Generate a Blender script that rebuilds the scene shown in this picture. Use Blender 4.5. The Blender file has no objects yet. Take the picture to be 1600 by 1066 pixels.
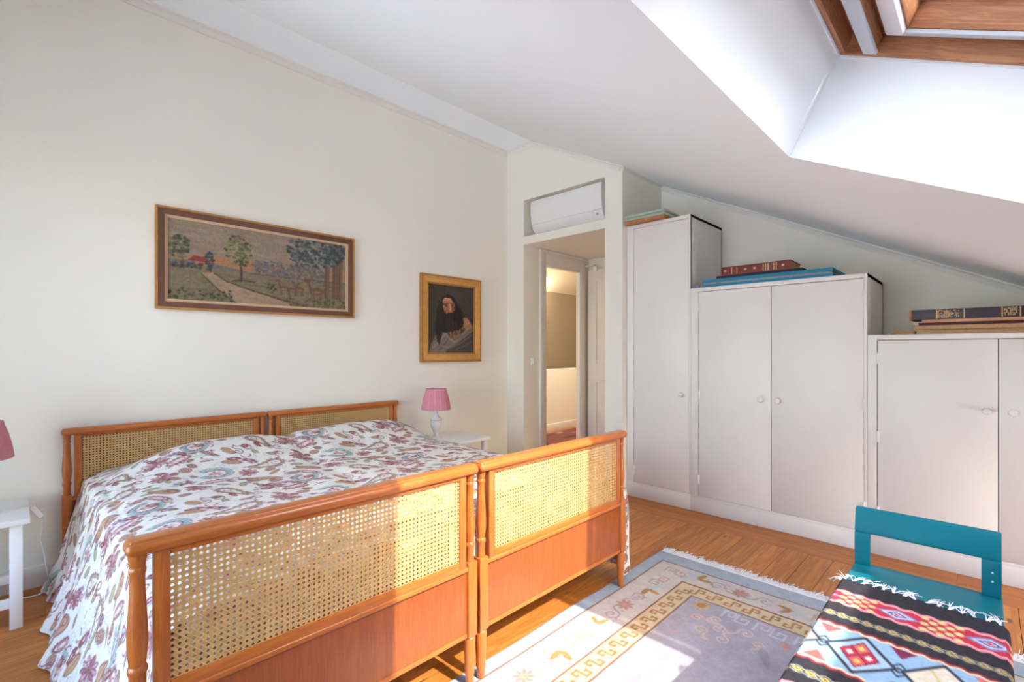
import bpy, bmesh, math, random
import numpy as np
from mathutils import Vector, Matrix

random.seed(7)
rng = np.random.default_rng(7)
SC = bpy.context.scene
COL = SC.collection
PI = math.pi

# ------------------------------------------------------------------ camera
CAM_H = 1.18
cam_d = bpy.data.cameras.new('camera')
cam = bpy.data.objects.new('camera', cam_d)
COL.objects.link(cam)
cam_d.sensor_width = 36.0
cam_d.lens = 756.48 / 1600 * 36.0
cam_d.shift_y = 13.4 / 1600
cam_d.clip_start = 0.02
TH = math.atan2(738.07, 756.48)
cam.location = (0, 0, CAM_H)
cam.rotation_euler = (PI / 2, 0, TH - PI / 2)
SC.camera = cam

# ------------------------------------------------------------------ sky, sun, exposure
SC.view_settings.view_transform = 'Standard'
SC.view_settings.look = 'None'
SC.view_settings.gamma = 1.0
SC.view_settings.use_curve_mapping = False
SC.view_settings.exposure = 1.88
SC.cycles.max_bounces = 16
SC.cycles.diffuse_bounces = 8
world = bpy.data.worlds.new('sky')
SC.world = world
world.use_nodes = True
wn = world.node_tree
bg = wn.nodes['Background']
sky = wn.nodes.new('ShaderNodeTexSky')
sky.sky_type = 'NISHITA'
sky.sun_disc = False
sky.sun_elevation = math.radians(45)
sky.sun_rotation = math.radians(180)
sky.air_density = 1.0
sky.dust_density = 2.0
sky.ozone_density = 1.0
desat = wn.nodes.new('ShaderNodeHueSaturation')
desat.inputs['Saturation'].default_value = 1.08
wn.links.new(sky.outputs['Color'], desat.inputs['Color'])
wn.links.new(desat.outputs['Color'], bg.inputs['Color'])
bg.inputs['Strength'].default_value = 0.95

sun_d = bpy.data.lights.new('sun', 'SUN')
sun_d.energy = 5.4
sun_d.angle = math.radians(0.6)
sun_d.color = (1.0, 0.96, 0.89)
sun = bpy.data.objects.new('sun', sun_d)
COL.objects.link(sun)
sun.location = (1.3, -3, 5)
sun.rotation_euler = Vector((-0.03, 1.0, -1.0)).to_track_quat('-Z', 'Y').to_euler()

# ------------------------------------------------------------------ key measures (metres)
YA = 3.38            # bed wall
XA = 3.40            # wall with the air conditioner
XB = 4.055           # wall behind the wardrobes
XF = 3.465           # wardrobe fronts
XL = -1.20           # left wall
YK = -1.30           # low wall behind the camera
ZC = 3.13            # flat ceiling strip
SL, SB = 0.4978, 1.6188     # slope of the ceiling: z = SL*Y + SB
ANG = math.atan(SL)
CA, SA = math.cos(ANG), math.sin(ANG)
N0 = SB * CA         # distance of ceiling plane along its normal


def ceil_z(y):
    return min(ZC, SL * y + SB)


# ------------------------------------------------------------------ helpers
def lin(c):
    c = np.asarray(c, float) / 255.0
    return np.where(c <= 0.04045, c / 12.92, ((c + 0.055) / 1.055) ** 2.4)


def rgba(c):
    l = lin(c)
    return (float(l[0]), float(l[1]), float(l[2]), 1.0)


ORG = {}


def empty(name, loc=(0, 0, 0), rot=(0, 0, 0), parent=None, size=0.05):
    o = bpy.data.objects.new(name, None)
    COL.objects.link(o)
    o.empty_display_size = size
    o.location = loc
    o.rotation_euler = rot
    if parent:
        o.parent = parent
        o.location = Vector(loc) - Vector(ORG.get(parent.name, (0, 0, 0)))
    ORG[o.name] = tuple(loc)
    return o


def tag(o, label=None, cat=None, group=None, kind=None):
    if label:
        o['label'] = label
    if cat:
        o['category'] = cat
    if group:
        o['group'] = group
    if kind:
        o['kind'] = kind
    return o


class MB:
    def __init__(self):
        self.v, self.f = [], []

    def add(self, vs, fs):
        n = len(self.v)
        self.v += [tuple(p) for p in vs]
        self.f += [tuple(i + n for i in f) for f in fs]
        return self

    def box(self, x0, x1, y0, y1, z0, z1):
        vs = [(x0, y0, z0), (x1, y0, z0), (x1, y1, z0), (x0, y1, z0), (x0, y0, z1), (x1, y0, z1), (x1, y1, z1), (x0, y1, z1)]
        return self.add(vs, [(0, 3, 2, 1), (4, 5, 6, 7), (0, 1, 5, 4), (1, 2, 6, 5), (2, 3, 7, 6), (3, 0, 4, 7)])

    def prism(self, poly, axis, a0, a1):
        """poly: 2-D points, counter-clockwise; extruded along axis ('x': poly=(y,z), 'y': poly=(x,z), 'z': poly=(x,y))"""
        n = len(poly)

        def P(p, a):
            return {'x': (a, p[0], p[1]), 'y': (p[0], a, p[1]), 'z': (p[0], p[1], a)}[axis]
        vs = [P(p, a0) for p in poly] + [P(p, a1) for p in poly]
        fs = [tuple(range(n - 1, -1, -1)), tuple(range(n, 2 * n))]
        for i in range(n):
            j = (i + 1) % n
            fs.append((i, j, n + j, n + i))
        return self.add(vs, fs)

    def lathe(self, prof, c=(0, 0, 0), seg=20, ripple=None):
        """prof: list of (r, z)"""
        n = len(prof)
        vs = []
        for k in range(seg):
            a = 2 * PI * k / seg
            for i, (r, z) in enumerate(prof):
                rr = r * (1 + (ripple(a, i) if ripple else 0))
                vs.append((c[0] + rr * math.cos(a), c[1] + rr * math.sin(a), c[2] + z))
        fs = []
        for k in range(seg):
            m = (k + 1) % seg
            for i in range(n - 1):
                fs.append((k * n + i, m * n + i, m * n + i + 1, k * n + i + 1))
        if prof[0][0] > 1e-6:
            fs.append(tuple(k * n for k in range(seg - 1, -1, -1)))
        if prof[-1][0] > 1e-6:
            fs.append(tuple(k * n + n - 1 for k in range(seg)))
        return self.add(vs, fs)

    def tube(self, pts, r, seg=6, taper=1.0):
        pts = [Vector(p) for p in pts]
        n = len(pts)
        vs, fs = [], []
        for i, p in enumerate(pts):
            t = (pts[min(i + 1, n - 1)] - pts[max(i - 1, 0)]).normalized()
            up = Vector((0, 0, 1)) if abs(t.z) < 0.9 else Vector((1, 0, 0))
            a = t.cross(up).normalized()
            b = t.cross(a).normalized()
            rr = r * (1 + (taper - 1) * i / max(1, n - 1))
            for k in range(seg):
                q = p + (a * math.cos(2 * PI * k / seg) + b * math.sin(2 * PI * k / seg)) * rr
                vs.append(tuple(q))
        for i in range(n - 1):
            for k in range(seg):
                m = (k + 1) % seg
                fs.append((i * seg + k, i * seg + m, (i + 1) * seg + m, (i + 1) * seg + k))
        fs.append(tuple(range(seg - 1, -1, -1)))
        fs.append(tuple((n - 1) * seg + k for k in range(seg)))
        return self.add(vs, fs)

    def mesh(self, name, org=(0, 0, 0), bevel=0.0, segs=2, angle=35):
        me = bpy.data.meshes.new(name)
        vs = np.array(self.v, float) - np.array(org, float)
        me.from_pydata([tuple(p) for p in vs], [], self.f)
        bm = bmesh.new()
        bm.from_mesh(me)
        bmesh.ops.recalc_face_normals(bm, faces=bm.faces)
        if bevel > 0:
            es = [e for e in bm.edges if len(e.link_faces) == 2 and e.calc_face_angle(0) > 0.6]
            bmesh.ops.bevel(bm, geom=es, offset=bevel, segments=segs, profile=0.5, affect='EDGES', clamp_overlap=True)
        bm.to_mesh(me)
        bm.free()
        me.shade_smooth()
        me.set_sharp_from_angle(angle=math.radians(angle))
        return me

    def build(self, name, mat, parent=None, bevel=0.0, segs=2, local=False, angle=35):
        org = (0, 0, 0)
        if parent is not None and not local:
            org = ORG.get(parent.name, (0, 0, 0))
        me = self.mesh(name, org, bevel, segs, angle)
        me.materials.append(mat)
        o = bpy.data.objects.new(name, me)
        COL.objects.link(o)
        if parent is not None:
            o.parent = parent
            ORG[o.name] = org
        else:
            ORG[o.name] = (0, 0, 0)
        return o


def top(mb, name, mat, base, bevel=0.0, segs=2, angle=35):
    """a thing of one mesh with its origin at base"""
    me = mb.mesh(name, base, bevel, segs, angle)
    me.materials.append(mat)
    o = bpy.data.objects.new(name, me)
    COL.objects.link(o)
    o.location = base
    ORG[o.name] = tuple(base)
    return o


def share(name, me, loc, parent=None, rot=(0, 0, 0)):
    o = bpy.data.objects.new(name, me)
    COL.objects.link(o)
    o.rotation_euler = rot
    if parent is not None:
        o.parent = parent
        o.location = Vector(loc) - Vector(ORG.get(parent.name, (0, 0, 0)))
        ORG[o.name] = tuple(loc)
    else:
        o.location = loc
        ORG[o.name] = tuple(loc)
    return o


# ------------------------------------------------------------------ materials
def new_mat(name):
    m = bpy.data.materials.new(name)
    m.use_nodes = True
    nt = m.node_tree
    return m, nt, nt.nodes['Principled BSDF']


def paint(name, col, rough=0.6, var=0.03, scale=6.0, bump=0.0, bscale=120.0, metal=0.0, coat=0.0):
    m, nt, b = new_mat(name)
    b.inputs['Roughness'].default_value = rough
    b.inputs['Metallic'].default_value = metal
    b.inputs['Coat Weight'].default_value = coat
    tc = nt.nodes.new('ShaderNodeTexCoord')
    n = nt.nodes.new('ShaderNodeTexNoise')
    n.inputs['Scale'].default_value = scale
    n.inputs['Detail'].default_value = 4
    nt.links.new(tc.outputs['Object'], n.inputs['Vector'])
    r = nt.nodes.new('ShaderNodeValToRGB')
    l = lin(col)
    for i, k in ((0, 1 - var), (1, 1 + var)):
        c = np.clip(l * k, 0, 1)
        r.color_ramp.elements[i].color = (c[0], c[1], c[2], 1)
        r.color_ramp.elements[i].position = 0.3 + 0.4 * i
    nt.links.new(n.outputs['Fac'], r.inputs['Fac'])
    nt.links.new(r.outputs['Color'], b.inputs['Base Color'])
    if bump > 0:
        n2 = nt.nodes.new('ShaderNodeTexNoise')
        n2.inputs['Scale'].default_value = bscale
        n2.inputs['Detail'].default_value = 2
        nt.links.new(tc.outputs['Object'], n2.inputs['Vector'])
        bp = nt.nodes.new('ShaderNodeBump')
        bp.inputs['Strength'].default_value = bump
        bp.inputs['Distance'].default_value = 0.002
        nt.links.new(n2.outputs['Fac'], bp.inputs['Height'])
        nt.links.new(bp.outputs['Normal'], b.inputs['Normal'])
    return m


def wood(name, dark, light, axis='x', rough=0.35, coat=0.2, scale=1.0, fine=1.0, rand=0.0, knots=False, stretch=14.0):
    m, nt, b = new_mat(name)
    N, L = nt.nodes, nt.links
    b.inputs['Roughness'].default_value = rough
    b.inputs['Coat Weight'].default_value = coat
    b.inputs['Coat Roughness'].default_value = 0.25
    tc = N.new('ShaderNodeTexCoord')
    mp = N.new('ShaderNodeMapping')
    s = [stretch, stretch, stretch]
    s['xyz'.index(axis)] = 1.0
    mp.inputs['Scale'].default_value = [k * scale for k in s]
    vec = tc.outputs['Object']
    if rand > 0:
        oi = N.new('ShaderNodeObjectInfo')
        mul = N.new('ShaderNodeMath')
        mul.operation = 'MULTIPLY'
        mul.inputs[1].default_value = 37.0
        L.new(oi.outputs['Random'], mul.inputs[0])
        add = N.new('ShaderNodeVectorMath')
        add.operation = 'ADD'
        L.new(vec, add.inputs[0])
        L.new(mul.outputs[0], add.inputs[1])
        vec = add.outputs[0]
    L.new(vec, mp.inputs['Vector'])
    n1 = N.new('ShaderNodeTexNoise')
    n1.inputs['Scale'].default_value = 1.6
    n1.inputs['Detail'].default_value = 5
    n1.inputs['Distortion'].default_value = 0.6
    L.new(mp.outputs[0], n1.inputs['Vector'])
    w = N.new('ShaderNodeMath')
    w.operation = 'MULTIPLY'
    w.inputs[1].default_value = 22.0
    L.new(n1.outputs['Fac'], w.inputs[0])
    sn = N.new('ShaderNodeMath')
    sn.operation = 'SINE'
    L.new(w.outputs[0], sn.inputs[0])
    ma = N.new('ShaderNodeMath')
    ma.operation = 'MULTIPLY_ADD'
    ma.inputs[1].default_value = 0.22
    ma.inputs[2].default_value = 0.5
    L.new(sn.outputs[0], ma.inputs[0])
    n2 = N.new('ShaderNodeTexNoise')
    n2.inputs['Scale'].default_value = 9.0 * fine
    n2.inputs['Detail'].default_value = 3
    L.new(mp.outputs[0], n2.inputs['Vector'])
    mixf = N.new('ShaderNodeMix')
    mixf.data_type = 'FLOAT'
    mixf.inputs[0].default_value = 0.45
    L.new(ma.outputs[0], mixf.inputs[2])
    L.new(n2.outputs['Fac'], mixf.inputs[3])
    r = N.new('ShaderNodeValToRGB')
    r.color_ramp.elements[0].color = rgba(dark)
    r.color_ramp.elements[0].position = 0.28
    r.color_ramp.elements[1].color = rgba(light)
    r.color_ramp.elements[1].position = 0.72
    L.new(mixf.outputs[0], r.inputs['Fac'])
    colr = r.outputs['Color']
    if rand > 0:
        hs = N.new('ShaderNodeHueSaturation')
        mr = N.new('ShaderNodeMapRange')
        mr.inputs['To Min'].default_value = 1 - rand
        mr.inputs['To Max'].default_value = 1 + rand
        L.new(oi.outputs['Random'], mr.inputs['Value'])
        L.new(mr.outputs[0], hs.inputs['Value'])
        L.new(colr, hs.inputs['Color'])
        colr = hs.outputs['Color']
    if knots:
        vo = N.new('ShaderNodeTexVoronoi')
        mp2 = N.new('ShaderNodeMapping')
        s2 = [9.0, 9.0, 0.0]
        s2['xyz'.index(axis)] = 3.2
        mp2.inputs['Scale'].default_value = s2
        L.new(vec, mp2.inputs['Vector'])
        L.new(mp2.outputs[0], vo.inputs['Vector'])
        vo.inputs['Scale'].default_value = 1.0
        vo.inputs['Randomness'].default_value = 1.0
        mr2 = N.new('ShaderNodeMapRange')
        mr2.inputs['From Min'].default_value = 0.05
        mr2.inputs['From Max'].default_value = 0.11
        mr2.inputs['To Min'].default_value = 0.85
        mr2.inputs['To Max'].default_value = 0.0
        L.new(vo.outputs['Distance'], mr2.inputs['Value'])
        mx = N.new('ShaderNodeMix')
        mx.data_type = 'RGBA'
        L.new(mr2.outputs[0], mx.inputs[0])
        L.new(colr, mx.inputs[6])
        mx.inputs[7].default_value = rgba((84, 44, 22))
        colr = mx.outputs[2]
    L.new(colr, b.inputs['Base Color'])
    return m


def attr_mat(name, rough=0.9, bump=0.0, bscale=300.0, sheen=0.0):
    m, nt, b = new_mat(name)
    a = nt.nodes.new('ShaderNodeAttribute')
    a.attribute_name = 'Col'
    nt.links.new(a.outputs['Color'], b.inputs['Base Color'])
    b.inputs['Roughness'].default_value = rough
    b.inputs['Sheen Weight'].default_value = sheen
    if bump > 0:
        tc = nt.nodes.new('ShaderNodeTexCoord')
        n = nt.nodes.new('ShaderNodeTexNoise')
        n.inputs['Scale'].default_value = bscale
        nt.links.new(tc.outputs['Object'], n.inputs['Vector'])
        bp = nt.nodes.new('ShaderNodeBump')
        bp.inputs['Strength'].default_value = bump
        bp.inputs['Distance'].default_value = 0.003
        nt.links.new(n.outputs['Fac'], bp.inputs['Height'])
        nt.links.new(bp.outputs['Normal'], b.inputs['Normal'])
    return m


def glass_mat(name, tint=(0.96, 0.98, 0.98)):
    m = bpy.data.materials.new(name)
    m.use_nodes = True
    nt = m.node_tree
    for n in list(nt.nodes):
        nt.nodes.remove(n)
    out = nt.nodes.new('ShaderNodeOutputMaterial')
    tr = nt.nodes.new('ShaderNodeBsdfTransparent')
    tr.inputs['Color'].default_value = (*tint, 1)
    gl = nt.nodes.new('ShaderNodeBsdfGlossy')
    gl.inputs['Roughness'].default_value = 0.02
    fr = nt.nodes.new('ShaderNodeFresnel')
    fr.inputs['IOR'].default_value = 1.45
    mx = nt.nodes.new('ShaderNodeMixShader')
    nt.links.new(fr.outputs[0], mx.inputs[0])
    nt.links.new(tr.outputs[0], mx.inputs[1])
    nt.links.new(gl.outputs[0], mx.inputs[2])
    nt.links.new(mx.outputs[0], out.inputs['Surface'])
    return m


M = {}
M['wall'] = paint('cream_wall_paint', (239, 234, 220), 0.85, 0.008, 2.0, 0.06, 90)
M['ceiling'] = paint('white_ceiling_paint', (242, 249, 252), 0.85, 0.004, 2.0, 0.04, 90)
M['trimw'] = paint('white_trim_paint', (232, 228, 220), 0.5, 0.01, 4.0)
M['cab'] = paint('off_white_cabinet_paint', (234, 228, 222), 0.42, 0.012, 5.0, 0.03, 60)
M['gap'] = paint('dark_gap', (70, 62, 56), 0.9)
M['white'] = paint('white_lacquer', (240, 240, 240), 0.4, 0.01)
M['plastic'] = paint('white_plastic', (238, 236, 232), 0.35, 0.006)
M['black'] = paint('black_slot', (22, 22, 22), 0.6)
M['grey'] = paint('grey_plastic', (170, 170, 172), 0.4)
M['bedx'] = wood('honey_wood_x', (172, 90, 34), (196, 114, 48), 'x', 0.32, 0.3, 3.0, 1.6)
M['bedz'] = wood('honey_wood_z', (170, 88, 34), (194, 112, 48), 'z', 0.32, 0.3, 3.0, 1.6)
M['veneer'] = wood('reddish_veneer', (144, 70, 30), (164, 88, 40), 'z', 0.3, 0.5, 4.0, 2.0)
M['veneer'].node_tree.nodes['Principled BSDF'].inputs['Coat Roughness'].default_value = 0.14
M['cane'] = paint('woven_cane', (210, 170, 112), 0.55, 0.12, 40.0)
M['pinex'] = wood('pine_plank_x', (168, 96, 36), (208, 134, 62), 'x', 0.45, 0.0, 1.4, 1.0, 0.12, True, 12.0)
M['piney'] = wood('pine_plank_y', (164, 90, 32), (196, 118, 48), 'y', 0.45, 0.0, 1.4, 1.0, 0.1, True, 12.0)
M['skyx'] = wood('pine_window_x', (150, 96, 62), (196, 140, 98), 'x', 0.5, 0.0, 3.0, 1.5)
M['skyy'] = wood('pine_window_y', (150, 96, 62), (196, 140, 98), 'y', 0.5, 0.0, 3.0, 1.5)
M['alu'] = paint('pale_aluminium', (205, 214, 222), 0.35, 0.01)
M['glass'] = glass_mat('window_glass')
M['roofglass'] = glass_mat('tinted_roof_glass', (0.66, 0.67, 0.68))  # grey tint put in to dim the sky and sun through it
M['pink'] = paint('pink_pleated_fabric', (206, 134, 146), 0.9, 0.05, 30, 0.1, 200)
M['porc'] = paint('white_porcelain', (232, 228, 224), 0.2, 0.02)
M['brass'] = paint('pale_gilt', (196, 160, 104), 0.4, 0.05, 20, 0, 0, 0.3)
M['gold'] = paint('gilt_frame', (222, 170, 96), 0.36, 0.10, 25, 0, 0, 0.5)
M['golddk'] = paint('dull_gilt', (184, 134, 72), 0.42, 0.10, 25, 0, 0, 0.45)
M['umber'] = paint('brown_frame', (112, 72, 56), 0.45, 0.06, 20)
M['linen'] = paint('linen_slip', (206, 172, 138), 0.9, 0.05, 60)
M['teal'] = paint('teal_paint', (10, 112, 124), 0.5, 0.08, 9.0, 0.06, 40)
M['teal'].node_tree.nodes['Principled BSDF'].inputs['Specular IOR Level'].default_value = 0.2
M['mattress'] = paint('mattress_fabric', (210, 205, 198), 0.9)
M['fringe'] = paint('cotton_fringe', (232, 228, 226), 0.95, 0.04, 60)
M['paper'] = paint('old_paper', (196, 160, 118), 0.9, 0.10, 80)
M['hallup'] = paint('taupe_wall', (160, 148, 126), 0.85, 0.01)  # one darker even tone for the upper hall wall
M['cloth'] = attr_mat('paisley_cloth', 0.95, 0.25, 220)
M['rug'] = attr_mat('wool_rug', 1.0, 0.35, 380)
M['kilim'] = attr_mat('woven_kilim', 0.95, 0.35, 420)
M['canvas'] = attr_mat('painted_canvas', 0.8, 0.15, 300)


# ------------------------------------------------------------------ the room shell
def slope_obj(mb, name, mat, bevel=0.0):
    """mesh given in ceiling coordinates (X, along the slope, along the normal)"""
    me = mb.mesh(name, (0, 0, 0), bevel)
    me.materials.append(mat)
    o = bpy.data.objects.new(name, me)
    COL.objects.link(o)
    o.rotation_euler = (ANG, 0, 0)
    return o


def U(y):
    return y / CA + SB * SA


SKX0, SKX1, SKU0, SKU1 = 0.77, 1.926, -0.18, 1.277
N1 = 1.992 * CA
floor = tag(MB().box(XL - 0.1, XB + 0.1, YK - 0.1, YA + 0.1, -0.08, -0.014).build('floor', M['gap']), kind='structure')
# planks along X, two border boards along the wardrobes
pw = 0.119
y = YK
k = 0
XE = XF - 0.275
while y < YA - 0.001:
    y1 = min(y + pw, YA)
    cuts = [XL]
    xx = XL + rng.uniform(0.5, 2.2)
    while xx < XE - 0.6:
        cuts.append(xx)
        xx += rng.uniform(1.8, 2.8)
    cuts.append(XE)
    for a, b in zip(cuts[:-1], cuts[1:]):
        MB().box(a + 0.0006, b - 0.0006, y + 0.0012, y1 - 0.0012, -0.016, 0.0).build('plank', M['pinex'], floor)
    y = y1
    k += 1
for i in range(2):
    x0 = XE + i * 0.1375
    for a, b in ((YK, 0.9 - 0.8 * i), (0.9 - 0.8 * i, 2.078)):
        MB().box(x0 + 0.0012, x0 + 0.1363, a + 0.0006, b - 0.0006, -0.016, 0.0).build('plank', M['piney'], floor)
for j in range(11):
    a = 2.08 + j * 0.119
    MB().box(XE + 0.0006, XA, a + 0.0012, min(a + 0.119, YA) - 0.0012, -0.016, 0.0).build('plank', M['pinex'], floor)

# ceiling: flat strip by the bed wall, sloping part with the skylight shaft
cl = MB()
ua, ub, n0, n1 = U(YK - 0.15), U((ZC - SB) / SL), N0, N0 + 0.5
cl.box(XL - 0.1, SKX0, ua, ub + 0.02, n0, n1)
cl.box(SKX1, XB + 0.15, ua, ub + 0.02, n0, n1)
for dx in (0,):
    cl.box(SKX0 + dx, SKX1 + dx, ua, SKU0, n0, n1)
    cl.box(SKX0 + dx, SKX1 + dx, SKU1, ub + 0.02, n0, n1)
ceil = tag(slope_obj(cl, 'ceiling', M['ceiling']), kind='structure')
tag(MB().box(XL - 0.1, XB + 0.15, (ZC - SB) / SL - 0.02, YA + 0.15, ZC, ZC + 0.12).build('ceiling', M['ceiling']), kind='structure')

tag(MB().box(XL - 0.1, XA, YA, YA + 0.12, -0.05, 3.2).build('wall_left', M['wall']), kind='structure')
SIDE = ((0.45, 1.55, 0.30, 1.80), (1.70, 2.80, 0.30, 2.36))      # two unseen windows added in the side wall for daylight
ws = MB()
for a, b in ((YK - 0.1, SIDE[0][0]), (SIDE[0][1], SIDE[1][0]), (SIDE[1][1], YA + 0.12)):
    ws.box(XL - 0.12, XL, a, b, -0.05, 3.2)
for (a, b, c, d) in SIDE:
    ws.box(XL - 0.12, XL, a, b, -0.05, c).box(XL - 0.12, XL, a, b, d, 3.2)
tag(ws.build('wall_side', M['wall']), kind='structure')
WZ0, WZ1 = 0.24, 0.80
WIN = ((2.40, 3.65),)                                              # low unseen window added behind the camera for daylight
wf = MB().box(XL - 0.1, XB + 0.1, YK - 0.12, YK, -0.05, WZ0).box(XL - 0.1, XB + 0.1, YK - 0.12, YK, WZ1, 1.1)
edges = [XL - 0.1] + [v for w in WIN for v in w] + [XB + 0.1]
for a, b in zip(edges[0::2], edges[1::2]):
    wf.box(a, b, YK - 0.12, YK, WZ0, WZ1)
tag(wf.build('wall_front', M['wall']), kind='structure')
wb = MB()
YD, YR = 3.159, 2.243      # sides of the passage opening
wb.box(XA, XA + 0.06, YD, YA, -0.05, 3.14)
wb.box(XA, XA + 0.06, 2.08, YR, -0.05, 3.12)
wb.box(XA, XA + 0.06, YR, YD, 2.184, 2.261)
wb.box(XA, XA + 0.06, YR, YD, 2.607, 3.14)
wb.box(XA + 0.06, 4.55, 2.08, 2.12, -0.05, 3.05)            # block side
wb.box(XA + 0.06, 4.55, 2.12, 3.30, 2.184, 2.261)           # passage ceiling / niche floor
wb.box(XA + 0.06, 3.66, 2.19, YR, 2.261, 2.66)
wb.box(XA + 0.06, 3.66, YD, 3.22, 2.261, 2.66)
wb.box(XA + 0.06, 3.66, YR, YD, 2.607, 2.66)
wb.box(3.63, 3.66, YR, YD, 2.261, 2.607)
wb.box(4.47, 4.55, 2.12, YD, -0.05, 2.184)
wb.box(XA + 0.06, 3.71, YD, 3.20, -0.05, 2.184)
wb.box(3.71, 4.29, YD, 3.20, 2.036, 2.184)
wb.box(4.29, 4.55, YD, 3.20, -0.05, 2.184)
tag(wb.build('wall_back', M['wall']), kind='structure')
tag(MB().box(XB, XB + 0.1, YK - 0.1, 2.08, -0.05, 3.0).build('wall_right', M['wall']), kind='structure')


# cove mouldings
def cove_poly(h=0.042, d=0.034):
    return [(0, 0), (0, -h), (-0.007, -h), (-0.011, -h * 0.72), (-d * 0.55, -h * 0.36), (-d, -0.008), (-d, 0)]


def trim(mb, n, sl=True):
    if sl:
        o = slope_obj(mb, 'trim_%d' % n, M['trimw'])
    else:
        o = mb.build('trim_%d' % n, M['trimw'])
    return tag(o, kind='structure')


trim(MB().prism([(YA + p[0], ZC + p[1]) for p in cove_poly()], 'x', XL, XA), 1, False)
trim(MB().prism([(XA + p[0], ZC + p[1]) for p in cove_poly()], 'y', (ZC - SB) / SL - 0.02, YA), 2, False)
trim(MB().prism([(XA + p[0], N0 + p[1]) for p in cove_poly()], 'y', U(2.05), ub), 3)
trim(MB().prism([(U(2.08) + p[0], N0 + p[1]) for p in cove_poly()], 'x', XA - 0.03, XB), 4)
trim(MB().prism([(XB + p[0], N0 + p[1]) for p in cove_poly()], 'y', U(YK), U(2.08)), 5)

# skirting boards
tag(MB().box(XL, XA, YA - 0.014, YA, 0, 0.098).box(XL, XA, YA - 0.010, YA, 0.098, 0.108).build('baseboard_left', M['trimw'], None, 0.002), kind='structure')
tag(MB().box(XA - 0.014, XA, YD, YA - 0.014, 0, 0.105).build('baseboard_back', M['trimw'], None, 0.002), kind='structure')

# skylights
SKC = Vector((1.348, 0.55, 1.85))
Rm = Matrix.Rotation(ANG, 3, 'X')


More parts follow.
